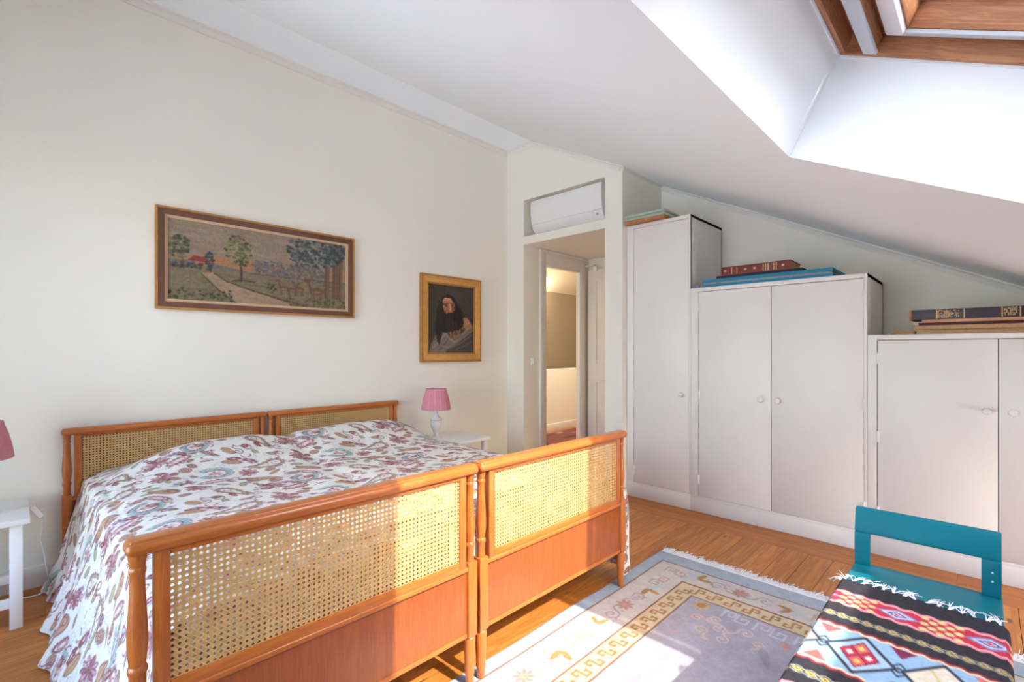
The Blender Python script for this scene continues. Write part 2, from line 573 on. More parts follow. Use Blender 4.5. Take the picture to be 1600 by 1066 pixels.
def skylight(num, dx, label):
    kx0, kx1 = SKX0 + dx, SKX1 + dx
    w1 = bpy.data.objects.new('window_%d' % num, None)
    COL.objects.link(w1)
    w1.rotation_euler = (ANG, 0, 0)
    ctr = SKC + Vector((dx, 0, 0))
    w1.location = Rm @ ctr
    ORG[w1.name] = tuple(ctr)
    tag(w1, label, None, None, 'structure')
    FT = 0.024     # frame board thickness
    nA, nB = N1, N1 + 0.15
    MB().box(kx1 - FT, kx1, SKU0, SKU1, nA, nB).build('frame_board', M['skyy'], w1, 0.002)
    MB().box(kx0, kx0 + FT, SKU0, SKU1, nA, nB).build('frame_board', M['skyy'], w1, 0.002)
    MB().box(kx0 + FT, kx1 - FT, SKU1 - FT, SKU1, nA, nB).build('frame_board', M['skyx'], w1, 0.002)
    MB().box(kx0 + FT, kx1 - FT, SKU0, SKU0 + FT, nA, nB).build('frame_board', M['skyx'], w1, 0.002)
    # plaster bead round the frame
    bd = MB()
    bd.box(kx1 - 0.006, kx1, SKU0, SKU1, nA - 0.006, nA).box(kx0, kx0 + 0.006, SKU0, SKU1, nA - 0.006, nA)
    bd.box(kx0, kx1, SKU1 - 0.006, SKU1, nA - 0.006, nA).box(kx0, kx1, SKU0, SKU0 + 0.006, nA - 0.006, nA)
    bd.build('plaster_bead', M['ceiling'], w1)
    # sash
    GX0, GX1, GU0, GU1 = 0.842 + dx, 1.852 + dx, -0.105, 1.097
    sx0, sx1, su0, su1 = kx0 + FT + 0.004, kx1 - FT - 0.004, SKU0 + FT + 0.004, 1.186
    sn0, sn1 = N1 + 0.058, N1 + 0.15
    MB().box(GX1, sx1, su0, su1, sn0, sn1).build('sash_rail', M['skyy'], w1, 0.002)
    MB().box(sx0, GX0, su0, su1, sn0, sn1).build('sash_rail', M['skyy'], w1, 0.002)
    MB().box(GX0, GX1, GU1, su1, sn0, sn1).build('sash_rail', M['skyx'], w1, 0.002)
    MB().box(GX0, GX1, su0, GU0, sn0, sn1).build('sash_rail', M['skyx'], w1, 0.002)
    # wide pine head between sash and frame, vent bar in front of it
    MB().box(sx0, sx1, su1 + 0.003, SKU1 - FT - 0.001, N1 + 0.05, sn1).build('head_board', M['skyx'], w1, 0.002)
    MB().box(sx0 + 0.004, sx1 - 0.004, 1.166, 1.201, N1 + 0.012, N1 + 0.05).build('vent_flap', M['skyx'], w1, 0.002)
    MB().box(sx0 + 0.002, sx1 + 0.002, 1.160, 1.199, N1 - 0.002, N1 + 0.010).build('vent_bar', M['alu'], w1, 0.002)
    # blind channels on the sash
    for a in ((GX1 + 0.004, sx1 - 0.018), (sx0 + 0.018, GX0 - 0.004)):
        MB().box(a[0], a[1], GU0, GU1 + 0.055, sn0 - 0.012, sn0).build('blind_channel', M['alu'], w1, 0.002)
    MB().box(GX0 - 0.02, GX1 + 0.002, GU1 + 0.004, GU1 + 0.05, sn0 - 0.022, sn0).build('blind_cassette', M['white'], w1, 0.004)
    gk = MB()
    gk.box(GX1 - 0.010, GX1, GU0, GU1, sn1 - 0.02, sn1 - 0.008).box(GX0, GX0 + 0.010, GU0, GU1, sn1 - 0.02, sn1 - 0.008)
    gk.box(GX0, GX1, GU1 - 0.010, GU1, sn1 - 0.02, sn1 - 0.008).box(GX0, GX1, GU0, GU0 + 0.010, sn1 - 0.02, sn1 - 0.008)
    gk.build('gasket', M['alu'], w1)
    MB().box(GX0 + 0.001, GX1 - 0.001, GU0 + 0.001, GU1 - 0.001, sn1 - 0.008, sn1 - 0.003).build('pane', M['roofglass'], w1)
    lt = MB().box(kx1 - FT - 0.016, kx1 - FT, 0.27, 0.335, nA + 0.01, nA + 0.034)
    lt.box(kx1 - FT - 0.03, kx1 - FT - 0.016, 0.282, 0.30, nA + 0.014, nA + 0.03)
    lt.build('latch', M['alu'], w1, 0.002)
    # sky portal for the renderer (gives no light of its own)
    pd = bpy.data.lights.new('skylight_portal', 'AREA')
    pd.shape = 'RECTANGLE'
    pd.size, pd.size_y = GX1 - GX0, GU1 - GU0
    pd.cycles.is_portal = True
    po = bpy.data.objects.new('skylight_portal', pd)
    COL.objects.link(po)
    po.location = Rm @ Vector(((GX0 + GX1) / 2, (GU0 + GU1) / 2, sn1 + 0.01))
    po.rotation_euler = (ANG, 0, 0)


skylight(1, 0.0, 'pine framed roof window set deep in the white sloping ceiling')

# unseen windows and a terrace, added to bring daylight into the room
def casement(num, label, plane, p, a0, a1, z0, z1):
    """added two-light window; plane 'x' lies in the side wall, 'y' in the low wall"""
    am = (a0 + a1) / 2

    def bx(ma, mb_, d0, d1, za, zb):
        if plane == 'x':
            return MB().box(p + d0, p + d1, ma, mb_, za, zb)
        return MB().box(ma, mb_, p + d0, p + d1, za, zb)
    w3 = empty('window_%d' % num, (p, am, z0) if plane == 'x' else (am, p, z0))
    tag(w3, label, None, None, 'structure')
    for (xa, xb, za, zb) in ((a0, a1, z0, z0 + 0.05), (a0, a1, z1 - 0.05, z1), (a0, a0 + 0.05, z0 + 0.05, z1 - 0.05), (a1 - 0.05, a1, z0 + 0.05, z1 - 0.05), (am - 0.03, am + 0.03, z0 + 0.05, z1 - 0.05)):
        bx(xa, xb, -0.09, -0.04, za, zb).build('frame_bar', M['trimw'], w3, 0.003)
    for (xa, xb) in ((a0 + 0.051, am - 0.031), (am + 0.031, a1 - 0.051)):
        bx(xa, xb, -0.067, -0.063, z0 + 0.051, z1 - 0.051).build('pane', M['glass'], w3)
    pd = bpy.data.lights.new('window_portal', 'AREA')
    pd.shape = 'RECTANGLE'
    pd.cycles.is_portal = True
    po = bpy.data.objects.new('window_portal', pd)
    COL.objects.link(po)
    if plane == 'x':
        pd.size, pd.size_y = z1 - z0, a1 - a0
        po.location = (p - 0.11, am, (z0 + z1) / 2)
        po.rotation_euler = (0, -PI / 2, 0)
    else:
        pd.size, pd.size_y = a1 - a0, z1 - z0
        po.location = (am, p - 0.11, (z0 + z1) / 2)
        po.rotation_euler = (PI / 2, 0, 0)


casement(2, 'added lower white casement window in the unseen wall left of the camera', 'x', XL, *SIDE[0])
casement(3, 'added taller white casement window in the unseen wall left of the camera', 'x', XL, *SIDE[1])
casement(4, 'added low white casement window in the unseen knee wall towards the wardrobes', 'y', YK, WIN[0][0], WIN[0][1], WZ0, WZ1)
tile_mat = paint('bounce_terrace_tile', (204, 204, 206), 0.7, 0.03, 3.0)
tag(MB().box(-14, 15, -16, YK - 0.13, -0.3, -0.06).box(-14, XL - 0.13, YK - 0.13, 12, -0.3, -0.06).build('floor', tile_mat), kind='structure')  # added slab that bounces sunlight up through the windows

# doorway in the passage
d1 = empty('door_1', (4.35, 3.13, 0.0))
tag(d1, 'white panelled door standing open in the passage under the air conditioner', None, None, 'structure')
ar = MB()
ar.box(3.62, 3.66, YD - 0.026, YD, 0, 2.176).box(3.66, 3.712, YD - 0.016, YD, 0, 2.15)
ar.build('architrave', M['trimw'], d1, 0.003)
ar = MB()
ar.box(4.30, 4.385, YD - 0.016, YD, 0, 2.15)
ar.build('architrave', M['trimw'], d1, 0.003)
MB().box(3.66, 4.385, YD - 0.026, YD, 2.15, 2.178).box(3.712, 4.30, YD - 0.016, YD, 2.036, 2.15).build('architrave', M['trimw'], d1, 0.003)
jb = MB().box(3.706, 3.724, YD - 0.01, 3.202, 0, 2.036).box(4.286, 4.306, YD - 0.01, 3.202, 0, 2.036).box(3.724, 4.286, YD - 0.01, 3.202, 2.018, 2.036)
jb.build('jamb', M['trimw'], d1, 0.002)
leaf = MB().box(4.402, 4.440, 2.42, 3.125, 0.012, 2.052).build('leaf', M['trimw'], d1, 0.002)
for (ya, yb, za, zb) in ((2.54, 3.03, 1.005, 1.955), (2.54, 3.03, 0.20, 0.845)):
    pm = MB()
    t, pr = 0.022, 0.012
    x0, x1 = 4.402 - pr, 4.404
    pm.box(x0, x1, ya, yb, zb - t, zb).box(x0, x1, ya, yb, za, za + t).box(x0, x1, ya, ya + t, za + t, zb - t).box(x0, x1, yb - t, yb, za + t, zb - t)
    pm.build('panel_moulding', M['trimw'], leaf, 0.003)
MB().box(4.385, 4.402, 3.0, 3.05, 2.03, 2.085).box(4.36, 4.40, 3.02, 3.135, 2.085, 2.10).build('closer_arm', M['trimw'], d1, 0.003)

# hall beyond the doorway
hf = tag(MB().box(XA + 0.06, 9.0, 2.12, 6.0, -0.08, -0.001).build('floor', M['pinex']), kind='structure')
hw = MB().box(3.2, 9.0, 4.49, 4.62, 0, 0.892)
tag(hw.build('wall_hall', M['wall']), kind='structure')
tag(MB().box(3.2, 9.0, 4.476, 4.49, 0, 0.105).build('baseboard_hall', M['trimw'], None, 0.002), kind='structure')
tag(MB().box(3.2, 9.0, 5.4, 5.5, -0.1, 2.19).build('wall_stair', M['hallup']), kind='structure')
tag(MB().prism([(5.42, 2.17), (5.5, 2.2), (3.25, 3.5), (3.25, 3.38)], 'x', 3.2, 9.0).build('ceiling', M['wall']), kind='structure')
tag(MB().box(3.47, 9.0, 3.22, 3.302, 2.261, 3.5).box(4.55, 9.0, 3.16, 3.302, -0.05, 2.261).box(3.2, 3.3, 3.53, 5.5, -0.1, 3.4).box(9.0, 9.1, 3.1, 5.5, -0.1, 3.4).build('wall_hall', M['wall']), kind='structure')


# ------------------------------------------------------------------ pattern painter (colours are stored on the mesh)
class Canvas:
    def __init__(self, w, h, px, base):
        self.px = px
        self.W, self.H = max(2, int(round(w / px))), max(2, int(round(h / px)))
        self.a = np.empty((self.H, self.W, 3))
        self.a[:] = base
        self.w, self.h = w, h

    def win(self, x0, x1, y0, y1):
        p = self.px
        i0, i1 = max(0, int(x0 / p) - 1), min(self.W, int(x1 / p) + 2)
        j0, j1 = max(0, int(y0 / p) - 1), min(self.H, int(y1 / p) + 2)
        if i0 >= i1 or j0 >= j1:
            return None
        X, Y = np.meshgrid((np.arange(i0, i1) + 0.5) * p, (np.arange(j0, j1) + 0.5) * p)
        return i0, i1, j0, j1, X, Y

    def blend(self, w, m, col):
        i0, i1, j0, j1 = w[:4]
        s = self.a[j0:j1, i0:i1]
        s += (np.asarray(col, float) - s) * m[..., None]

    def poly(self, pts, col, al=1.0):
        P = np.asarray(pts, float)
        w = self.win(P[:, 0].min(), P[:, 0].max(), P[:, 1].min(), P[:, 1].max())
        if w is None:
            return
        X, Y = w[4], w[5]
        ins = np.zeros(X.shape, bool)
        Q = np.roll(P, -1, 0)
        for (x0, y0), (x1, y1) in zip(P, Q):
            if y0 == y1:
                continue
            c = ((Y >= min(y0, y1)) & (Y < max(y0, y1)))
            ins ^= c & (X < x0 + (Y - y0) * (x1 - x0) / (y1 - y0))
        self.blend(w, ins * al, col)

    def line(self, pts, wd, col, al=1.0, closed=False):
        P = [tuple(p) for p in pts]
        if closed:
            P.append(P[0])
        for (x0, y0), (x1, y1) in zip(P[:-1], P[1:]):
            r = wd / 2 + self.px
            w = self.win(min(x0, x1) - r, max(x0, x1) + r, min(y0, y1) - r, max(y0, y1) + r)
            if w is None:
                continue
            X, Y = w[4], w[5]
            dx, dy = x1 - x0, y1 - y0
            L2 = dx * dx + dy * dy + 1e-12
            t = np.clip(((X - x0) * dx + (Y - y0) * dy) / L2, 0, 1)
            d = np.hypot(X - x0 - t * dx, Y - y0 - t * dy)
            self.blend(w, np.clip((wd / 2 - d) / self.px + 0.5, 0, 1) * al, col)

    def disc(self, x, y, rx, ry, col, al=1.0, rot=0.0):
        R = max(rx, ry)
        w = self.win(x - R, x + R, y - R, y + R)
        if w is None:
            return
        X, Y = w[4] - x, w[5] - y
        c, s = math.cos(rot), math.sin(rot)
        d = np.hypot((X * c + Y * s) / rx, (-X * s + Y * c) / ry)
        self.blend(w, np.clip((1 - d) * min(rx, ry) / self.px + 0.5, 0, 1) * al, col)

    def rect(self, x0, x1, y0, y1, col, al=1.0):
        p = self.px
        i0, i1 = max(0, int(round(x0 / p))), min(self.W, int(round(x1 / p)))
        j0, j1 = max(0, int(round(y0 / p))), min(self.H, int(round(y1 / p)))
        if i0 < i1 and j0 < j1:
            s = self.a[j0:j1, i0:i1]
            s += (np.asarray(col, float) - s) * al

    def noise(self, cell, amp, mono=True, aniso=(1, 1)):
        nx, ny = max(2, int(self.w / (cell * aniso[0])) + 2), max(2, int(self.h / (cell * aniso[1])) + 2)
        g = rng.normal(0, 1, (ny, nx, 1 if mono else 3))
        fx = np.linspace(0, nx - 1.001, self.W)
        fy = np.linspace(0, ny - 1.001, self.H)
        ix, iy = fx.astype(int), fy.astype(int)
        tx, ty = (fx - ix)[None, :, None], (fy - iy)[:, None, None]
        tx, ty = tx * tx * (3 - 2 * tx), ty * ty * (3 - 2 * ty)
        A = g[iy][:, ix] * (1 - tx) * (1 - ty) + g[iy][:, ix + 1] * tx * (1 - ty) + g[iy + 1][:, ix] * (1 - tx) * ty + g[iy + 1][:, ix + 1] * tx * ty
        self.a += A * amp

    def sample(self, x, y):
        """bilinear, x and y arrays in metres; returns linear rgb"""
        fx = np.clip(np.asarray(x) / self.px - 0.5, 0, self.W - 1.001)
        fy = np.clip(np.asarray(y) / self.px - 0.5, 0, self.H - 1.001)
        ix, iy = fx.astype(int), fy.astype(int)
        tx, ty = (fx - ix)[..., None], (fy - iy)[..., None]
        a = self.a
        c = a[iy, ix] * (1 - tx) * (1 - ty) + a[iy, ix + 1] * tx * (1 - ty) + a[iy + 1, ix] * (1 - tx) * ty + a[iy + 1, ix + 1] * tx * ty
        return lin(np.clip(c, 0, 255))


def grid_mesh(name, P, C, mat, parent=None, org=None, thick=0.0, mask=None):
    """P: (nv, nu, 3) points, C: (nv, nu, 3) linear colours"""
    nv, nu = P.shape[:2]
    if parent is not None:
        org = ORG.get(parent.name, (0, 0, 0))
    V = (P - np.array(org or (0, 0, 0))).reshape(-1, 3)
    idx = np.arange(nv * nu).reshape(nv, nu)
    F = np.stack([idx[:-1, :-1], idx[:-1, 1:], idx[1:, 1:], idx[1:, :-1]], -1)
    if mask is not None:
        F = F[mask]
    F = F.reshape(-1, 4)
    me = bpy.data.meshes.new(name)
    me.vertices.add(len(V))
    me.vertices.foreach_set('co', V.astype(np.float32).ravel())
    me.loops.add(len(F) * 4)
    me.loops.foreach_set('vertex_index', F.astype(np.int32).ravel())
    me.polygons.add(len(F))
    me.polygons.foreach_set('loop_start', (np.arange(len(F)) * 4).astype(np.int32))
    me.update(calc_edges=True)
    at = me.color_attributes.new('Col', 'FLOAT_COLOR', 'POINT')
    c4 = np.ones((nv * nu, 4), np.float32)
    c4[:, :3] = C.reshape(-1, 3)
    at.data.foreach_set('color', c4.ravel())
    me.shade_smooth()
    me.materials.append(mat)
    o = bpy.data.objects.new(name, me)
    COL.objects.link(o)
    if parent is not None:
        o.parent = parent
    else:
        o.location = org or (0, 0, 0)
    if thick:
        s = o.modifiers.new('thickness', 'SOLIDIFY')
        s.thickness = thick
        s.offset = -1
    return o


# ------------------------------------------------------------------ twin cane beds
BOARD_H = 0.78


def turned_post(cx, cy, z0, z1):
    h = z1 - z0
    pr = [(0.0150, 0), (0.0155, 0.012), (0.0155, 0.050), (0.0175, 0.054), (0.0185, 0.060), (0.0175, 0.066), (0.0150, 0.070), (0.0165, 0.085), (0.0183, 0.105), (0.0190, 0.125), (0.0183, 0.150),
          (0.0165, 0.185), (0.0148, 0.215), (0.0138, 0.245), (0.0136, h - 0.046), (0.0155, h - 0.042), (0.0160, h - 0.037), (0.0152, h - 0.032), (0.0138, h - 0.030), (0.0150, h - 0.022), (0.0168, h - 0.010), (0.0172, h)]
    return MB().lathe(pr, (cx, cy, z0), 20)


def turned_leg(cx, cy, z0, z1):
    h = z1 - z0
    pr = [(0.0125, 0), (0.0145, 0.004), (0.0150, 0.030), (0.0158, 0.034), (0.0178, 0.040), (0.0170, 0.047), (0.0165, 0.052), (0.0215, h - 0.012), (0.0212, h - 0.004), (0.0185, h), (0.012, h + 0.004)]
    return MB().lathe(pr, (cx, cy, z0), 20)


def cane_mesh(w, h, p=0.0137):
    """six-way woven cane, in the X-Z plane, origin at lower left"""
    mb = MB()
    nx, nz = int(round(w / p)), int(round(h / p))
    px_, pz = w / nx, h / nz
    r, t = 0.0016, 0.0004
    for i in range(nx + 1):
        for s in (-0.0016, 0.0016):
            x = i * px_ + s
            if 0 < x < w:
                mb.box(x - r, x + r, -t, t, 0, h)
    for j in range(nz + 1):
        for s in (-0.0016, 0.0016):
            z = j * pz + s
            if 0 < z < h:
                mb.box(0, w, 0.0005 - t, 0.0005 + t, z - r, z + r)
    q = 0.0021
    for sgn in (1, -1):
        off = -0.0010 if sgn > 0 else -0.0017
        for k in range(-nz - 1, nx + nz + 2):
            # line x/px - sgn*z/pz = k+0.5
            pts = []
            for zz in (0.0, h):
                pts.append([(k + 0.5 + sgn * zz / pz) * px_, zz])
            (xa, za), (xb, zb) = pts
            if abs(xb - xa) < 1e-9:
                continue
            t0, t1 = sorted(((0 - xa) / (xb - xa), (w - xa) / (xb - xa)))
            t0, t1 = max(0, t0), min(1, t1)
            if t1 - t0 < 1e-3:
                continue
            A = (xa + (xb - xa) * t0, za + (zb - za) * t0)
            B = (xa + (xb - xa) * t1, za + (zb - za) * t1)
            mb.add([(A[0] - q, off - t, A[1]), (A[0] + q, off - t, A[1]), (A[0] + q, off + t, A[1]), (A[0] - q, off + t, A[1]),
                    (B[0] - q, off - t, B[1]), (B[0] + q, off - t, B[1]), (B[0] + q, off + t, B[1]), (B[0] - q, off + t, B[1])],
                   [(0, 3, 2, 1), (4, 5, 6, 7), (0, 1, 5, 4), (1, 2, 6, 5), (2, 3, 7, 6), (3, 0, 4, 7)])
    me = mb.mesh('cane_webbing')
    me.materials.append(M['cane'])
    return me


CANE = cane_mesh(0.821, 0.282)


def bed_end(bed, x0, yc, front):
    """one end board; front = direction (-1: shows towards the camera side) of its face"""
    W = 0.972
    zt = BOARD_H
    zb = 0.012
    # top rail: rounded bar with a flat cap strip
    MB().box(x0, x0 + W, yc - 0.029, yc + 0.029, zt - 0.033, zt - 0.004).build('top_rail', M['bedx'], bed, 0.012, 4)
    MB().box(x0 + 0.006, x0 + W - 0.006, yc - 0.021, yc + 0.021, zt - 0.010, zt).build('rail_cap', M['bedx'], bed, 0.004, 3)
    for px_ in (0.0225, W - 0.0225):
        turned_post(x0 + px_, yc, 0.440, zt - 0.031).build('post', M['bedz'], bed)
        MB().box(x0 + px_ - 0.0195, x0 + px_ + 0.0195, yc - 0.0195, yc + 0.0195, 0.184, 0.442).build('corner_block', M['bedz'], bed, 0.002)
        turned_leg(x0 + px_, yc, zb, 0.181).build('leg', M['bedz'], bed)
    # cane frame
    fx0, fx1, cx0, cx1, cz0, cz1 = x0 + 0.050, x0 + W - 0.050, x0 + 0.0785, x0 + W - 0.0785, 0.456, 0.734
    for a, b in ((fx0, cx0), (cx1, fx1)):
        MB().box(a, b, yc - 0.016, yc + 0.016, 0.424, zt - 0.030).build('stile', M['bedz'], bed, 0.0025)
    for a, b in ((cz1, zt - 0.030), (0.426, cz0)):
        MB().box(cx0, cx1, yc - 0.016, yc + 0.016, a, b).build('cross_rail', M['bedx'], bed, 0.0025)
    MB().box(x0 + 0.042, x0 + W - 0.042, yc - 0.019, yc + 0.019, 0.414, 0.430).build('moulding', M['bedx'], bed, 0.004, 3)
    c = share('cane_webbing', CANE, (cx0 - 0.003, yc + front * 0.009, cz0 - 0.002), bed)
    c['kind'] = 'stuff'
    if front > 0:
        c.rotation_euler = (0, 0, PI)
        c.location.x += 0.821
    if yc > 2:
        MB().box(fx0 + 0.004, fx1 - 0.004, yc + 0.010, yc + 0.015, 0.43, zt - 0.034).build('cane_shade_sheet', M['umber'], bed)  # dark sheet added behind the head cane so its holes read as shade
    # veneer panel and the strip under it
    MB().box(x0 + 0.042, x0 + W - 0.042, yc - 0.008, yc + 0.008, 0.198, 0.416).build('lower_panel', M['veneer'], bed)
    MB().box(x0 + 0.042, x0 + W - 0.042, yc - 0.013, yc + 0.013, 0.184, 0.199).build('edge_strip', M['bedx'], bed, 0.003)


YFOOT, YHEAD = 1.288, 3.325
for i, (bx, lab) in enumerate(((0.158, 'honey wood cane bed on the near side, beside the nightstand with the cord'),
                               (1.138, 'honey wood cane bed on the side nearer the white wardrobes'))):
    bed = empty('single_bed', (bx + 0.486, 2.3, 0.0))
    tag(bed, lab, 'bed', 'pair of cane beds pushed together')
    bed_end(bed, bx, YFOOT, -1)
    bed_end(bed, bx, YHEAD, -1)
    for s in ((0.072, 0.950) if i == 0 else (0.022, 0.925)):
        MB().box(bx + s - 0.012, bx + s + 0.012, YFOOT + 0.02, YHEAD - 0.02, 0.225, 0.335).build('side_rail', M['bedx'], bed, 0.003)
    sl = MB()
    for q in range(12):
        sl.box(bx + 0.085, bx + 0.912, YFOOT + 0.10 + q * 0.155, YFOOT + 0.17 + q * 0.155, 0.262, 0.28)
    sl.build('slat_base', M['bedx'], bed)
    mt = MB().box(bx + (0.105 if i == 0 else 0.045), bx + (0.927 if i == 0 else 0.905), YFOOT + 0.105, YHEAD - 0.042, 0.284, 0.500)
    m_ = top(mt, 'mattress', M['mattress'], (bx + 0.486, 2.3, 0.284), 0.03, 3)
    tag(m_, ('pale mattress hidden under the paisley spread of the near bed', 'pale mattress hidden under the paisley spread of the bed by the wardrobes')[i], 'mattress', 'mattresses under the spread')


# ------------------------------------------------------------------ bedspread
CREAM, BURG, BROWN, TAN, OLIVE, AQUA, LAV, MAG, GREYL = (219, 213, 203), (124, 56, 68), (128, 82, 66), (180, 136, 96), (154, 148, 108), (140, 174, 174), (158, 146, 166), (136, 54, 80), (180, 174, 172)
TU, TV = 0.62, 0.56


def xf(pts, c, s, rot):
    P = np.asarray(pts, float) * s
    cr, sr = math.cos(rot), math.sin(rot)
    return np.stack([c[0] + P[:, 0] * cr - P[:, 1] * sr, c[1] + P[:, 0] * sr + P[:, 1] * cr], 1)


def paisley_pts(n=44):
    t = np.linspace(0, 2 * PI, n, endpoint=False)
    r = 0.5
    x = r * np.cos(t) * (1 + 0.75 * np.clip(np.cos(t), 0, 1) ** 2)
    y = 0.62 * r * np.sin(t) * (1 - 0.35 * np.cos(t))
    y += 0.32 * np.clip(x, 0, 1) ** 2
    return np.stack([x, y], 1)


def lens_pts(k=0.24, n=16):
    t = np.linspace(0, PI, n)
    up = np.stack([-np.cos(t) * 0.5, np.sin(t) * k], 1)
    dn = np.stack([np.cos(t) * 0.5, -np.sin(t) * k], 1)
    return np.concatenate([up, dn[1:-1]])


def spiral(turns=1.6, n=30, r0=0.5):
    t = np.linspace(0, 1, n)
    r = r0 * (1 - t) ** 0.8 + 0.04
    return np.stack([r * np.cos(2 * PI * turns * t), r * np.sin(2 * PI * turns * t)], 1)


def motif(cv, kind, c, s, rot):
    lw = 0.0042
    if kind == 'paisley':
        P = paisley_pts()
        cv.poly(xf(P, c, s, rot), OLIVE, 0.75)
        cv.poly(xf(P * 0.72 + [-0.04, 0], c, s, rot), CREAM, 0.9)
        cv.line(xf(P, c, s, rot), lw, BURG, 0.9, True)
        cv.line(xf(P * 0.72 + [-0.04, 0], c, s, rot), lw * 0.8, BROWN, 0.8, True)
        cv.line(xf(spiral(1.5, 26, 0.26) + [-0.16, 0], c, s, rot), lw * 0.8, MAG, 0.85)
        for q in np.linspace(0, 1, 18, endpoint=False):
            p = P[int(q * len(P))] * 1.14
            X = xf([p], c, s, rot)[0]
            cv.disc(X[0], X[1], 0.0042, 0.0042, BURG, 0.8)
    elif kind == 'tan_paisley':
        P = paisley_pts()
        cv.poly(xf(P, c, s, rot), TAN, 0.8)
        cv.line(xf(P, c, s, rot), lw, BURG, 0.9, True)
        cv.line(xf(spiral(1.3, 22, 0.24) + [-0.2, 0], c, s, rot), lw, BURG, 0.85)
        cv.line(xf(np.stack([np.linspace(-0.1, 0.75, 12), 0.25 * np.linspace(-0.1, 0.75, 12) ** 2], 1), c, s, rot), lw * 0.7, BROWN, 0.8)
    elif kind == 'flower':
        n = 16
        for i in range(n):
            a = -2.5 + 5.0 * i / (n - 1)
            cv.disc(*xf([(0.46 * math.cos(a), 0.38 * math.sin(a))], c, s, rot)[0], 0.085 * s, 0.085 * s, AQUA, 0.95)
        t = np.linspace(-2.6, 2.6, 40)
        cv.line(xf(np.stack([0.56 * np.cos(t), 0.48 * np.sin(t)], 1), c, s, rot), lw * 0.8, BROWN, 0.75)
        cv.line(xf(np.stack([0.36 * np.cos(t), 0.30 * np.sin(t)], 1), c, s, rot), lw * 0.9, BURG, 0.85)
        for i in range(13):
            a = -2.4 + 4.8 * i / 12
            cv.line(xf([(0.30 * math.cos(a), 0.25 * math.sin(a)), (0.42 * math.cos(a), 0.35 * math.sin(a))], c, s, rot), lw, BROWN, 0.85)
        for i in range(7):
            a = 2 * PI * i / 7
            X = xf([(0.16 * math.cos(a), 0.13 * math.sin(a))], c, s, rot)[0]
            cv.disc(X[0], X[1], 0.075 * s, 0.05 * s, MAG if i % 2 else (196, 150, 150), 0.85, a + rot)
        cv.disc(*xf([(0, 0)], c, s, rot)[0], 0.06 * s, 0.06 * s, TAN)
    elif kind == 'blossom':
        for i in range(9):
            a = 2 * PI * i / 9 + 0.2
            L = xf(lens_pts(0.16, 8) * [0.42, 0.5] + [0.26, 0], (0, 0), 1, a)
            cv.poly(xf(L, c, s, rot), (186, 136, 136) if i % 3 else MAG, 0.65)
            cv.line(xf(L, c, s, rot), lw * 0.8, BURG, 0.9, True)
        cv.disc(c[0], c[1], 0.09 * s, 0.09 * s, OLIVE)
        cv.disc(c[0], c[1], 0.05 * s, 0.05 * s, BURG)
    elif kind == 'leaf':
        P = lens_pts(0.2)
        cv.poly(xf(P, c, s, rot), TAN, 0.85)
        cv.line(xf(P, c, s, rot), lw * 0.9, BROWN, 0.9, True)
        cv.line(xf([(-0.5, 0), (0.6, 0)], c, s, rot), lw * 0.7, BROWN, 0.8)
    elif kind == 'olive_leaf':
        P = lens_pts(0.24)
        cv.poly(xf(P, c, s, rot), OLIVE, 0.8)
        cv.line(xf(P, c, s, rot), lw * 0.9, (110, 100, 84), 0.8, True)
    elif kind == 'seed':
        P = lens_pts(0.19, 20)
        cv.line(xf(P, c, s, rot), lw * 1.3, BURG, 0.85, True)
        cv.poly(xf(P * 0.8, c, s, rot), (222, 196, 190), 0.9)
        cv.line(xf(P * 0.62, c, s, rot), lw * 0.8, MAG, 0.7, True)
        for p in P[::2] * 1.16:
            X = xf([p], c, s, rot)[0]
            cv.disc(X[0], X[1], 0.004, 0.004, BROWN, 0.85)
    elif kind == 'rosette':
        cv.disc(c[0], c[1], 0.5 * s, 0.42 * s, TAN, 0.55)
        t = np.linspace(0, 2 * PI, 26)
        cv.line(xf(np.stack([0.5 * np.cos(t), 0.42 * np.sin(t)], 1), c, s, rot), lw * 0.9, BURG, 0.85)
        cv.line(xf(np.stack([0.3 * np.cos(t), 0.25 * np.sin(t)], 1), c, s, rot), lw * 0.9, BROWN, 0.85)
        cv.disc(c[0], c[1], 0.12 * s, 0.1 * s, MAG, 0.8)
    elif kind == 'scroll':
        cv.line(xf(spiral(1.25, 30, 0.5), c, s, rot), lw, BURG, 0.85)
        cv.line(xf(np.stack([np.linspace(0.5, 1.3, 14), -0.35 * np.sin(np.linspace(0, 2.6, 14))], 1), c, s, rot), lw, BURG, 0.85)
    elif kind == 'sprig':
        for i in range(5):
            a = -0.8 + 0.4 * i
            cv.line(xf([(0, 0), (0.5 * math.cos(a), 0.5 * math.sin(a))], c, s, rot), lw * 0.9, BURG if i % 2 else LAV, 0.8)
            X = xf([(0.55 * math.cos(a), 0.55 * math.sin(a))], c, s, rot)[0]
            cv.disc(X[0], X[1], 0.0065, 0.0065, MAG if i % 2 else LAV, 0.85)
    elif kind == 'grey':
        cv.line(xf(spiral(1.5, 22, 0.5), c, s, rot), lw * 0.8, GREYL, 0.8)


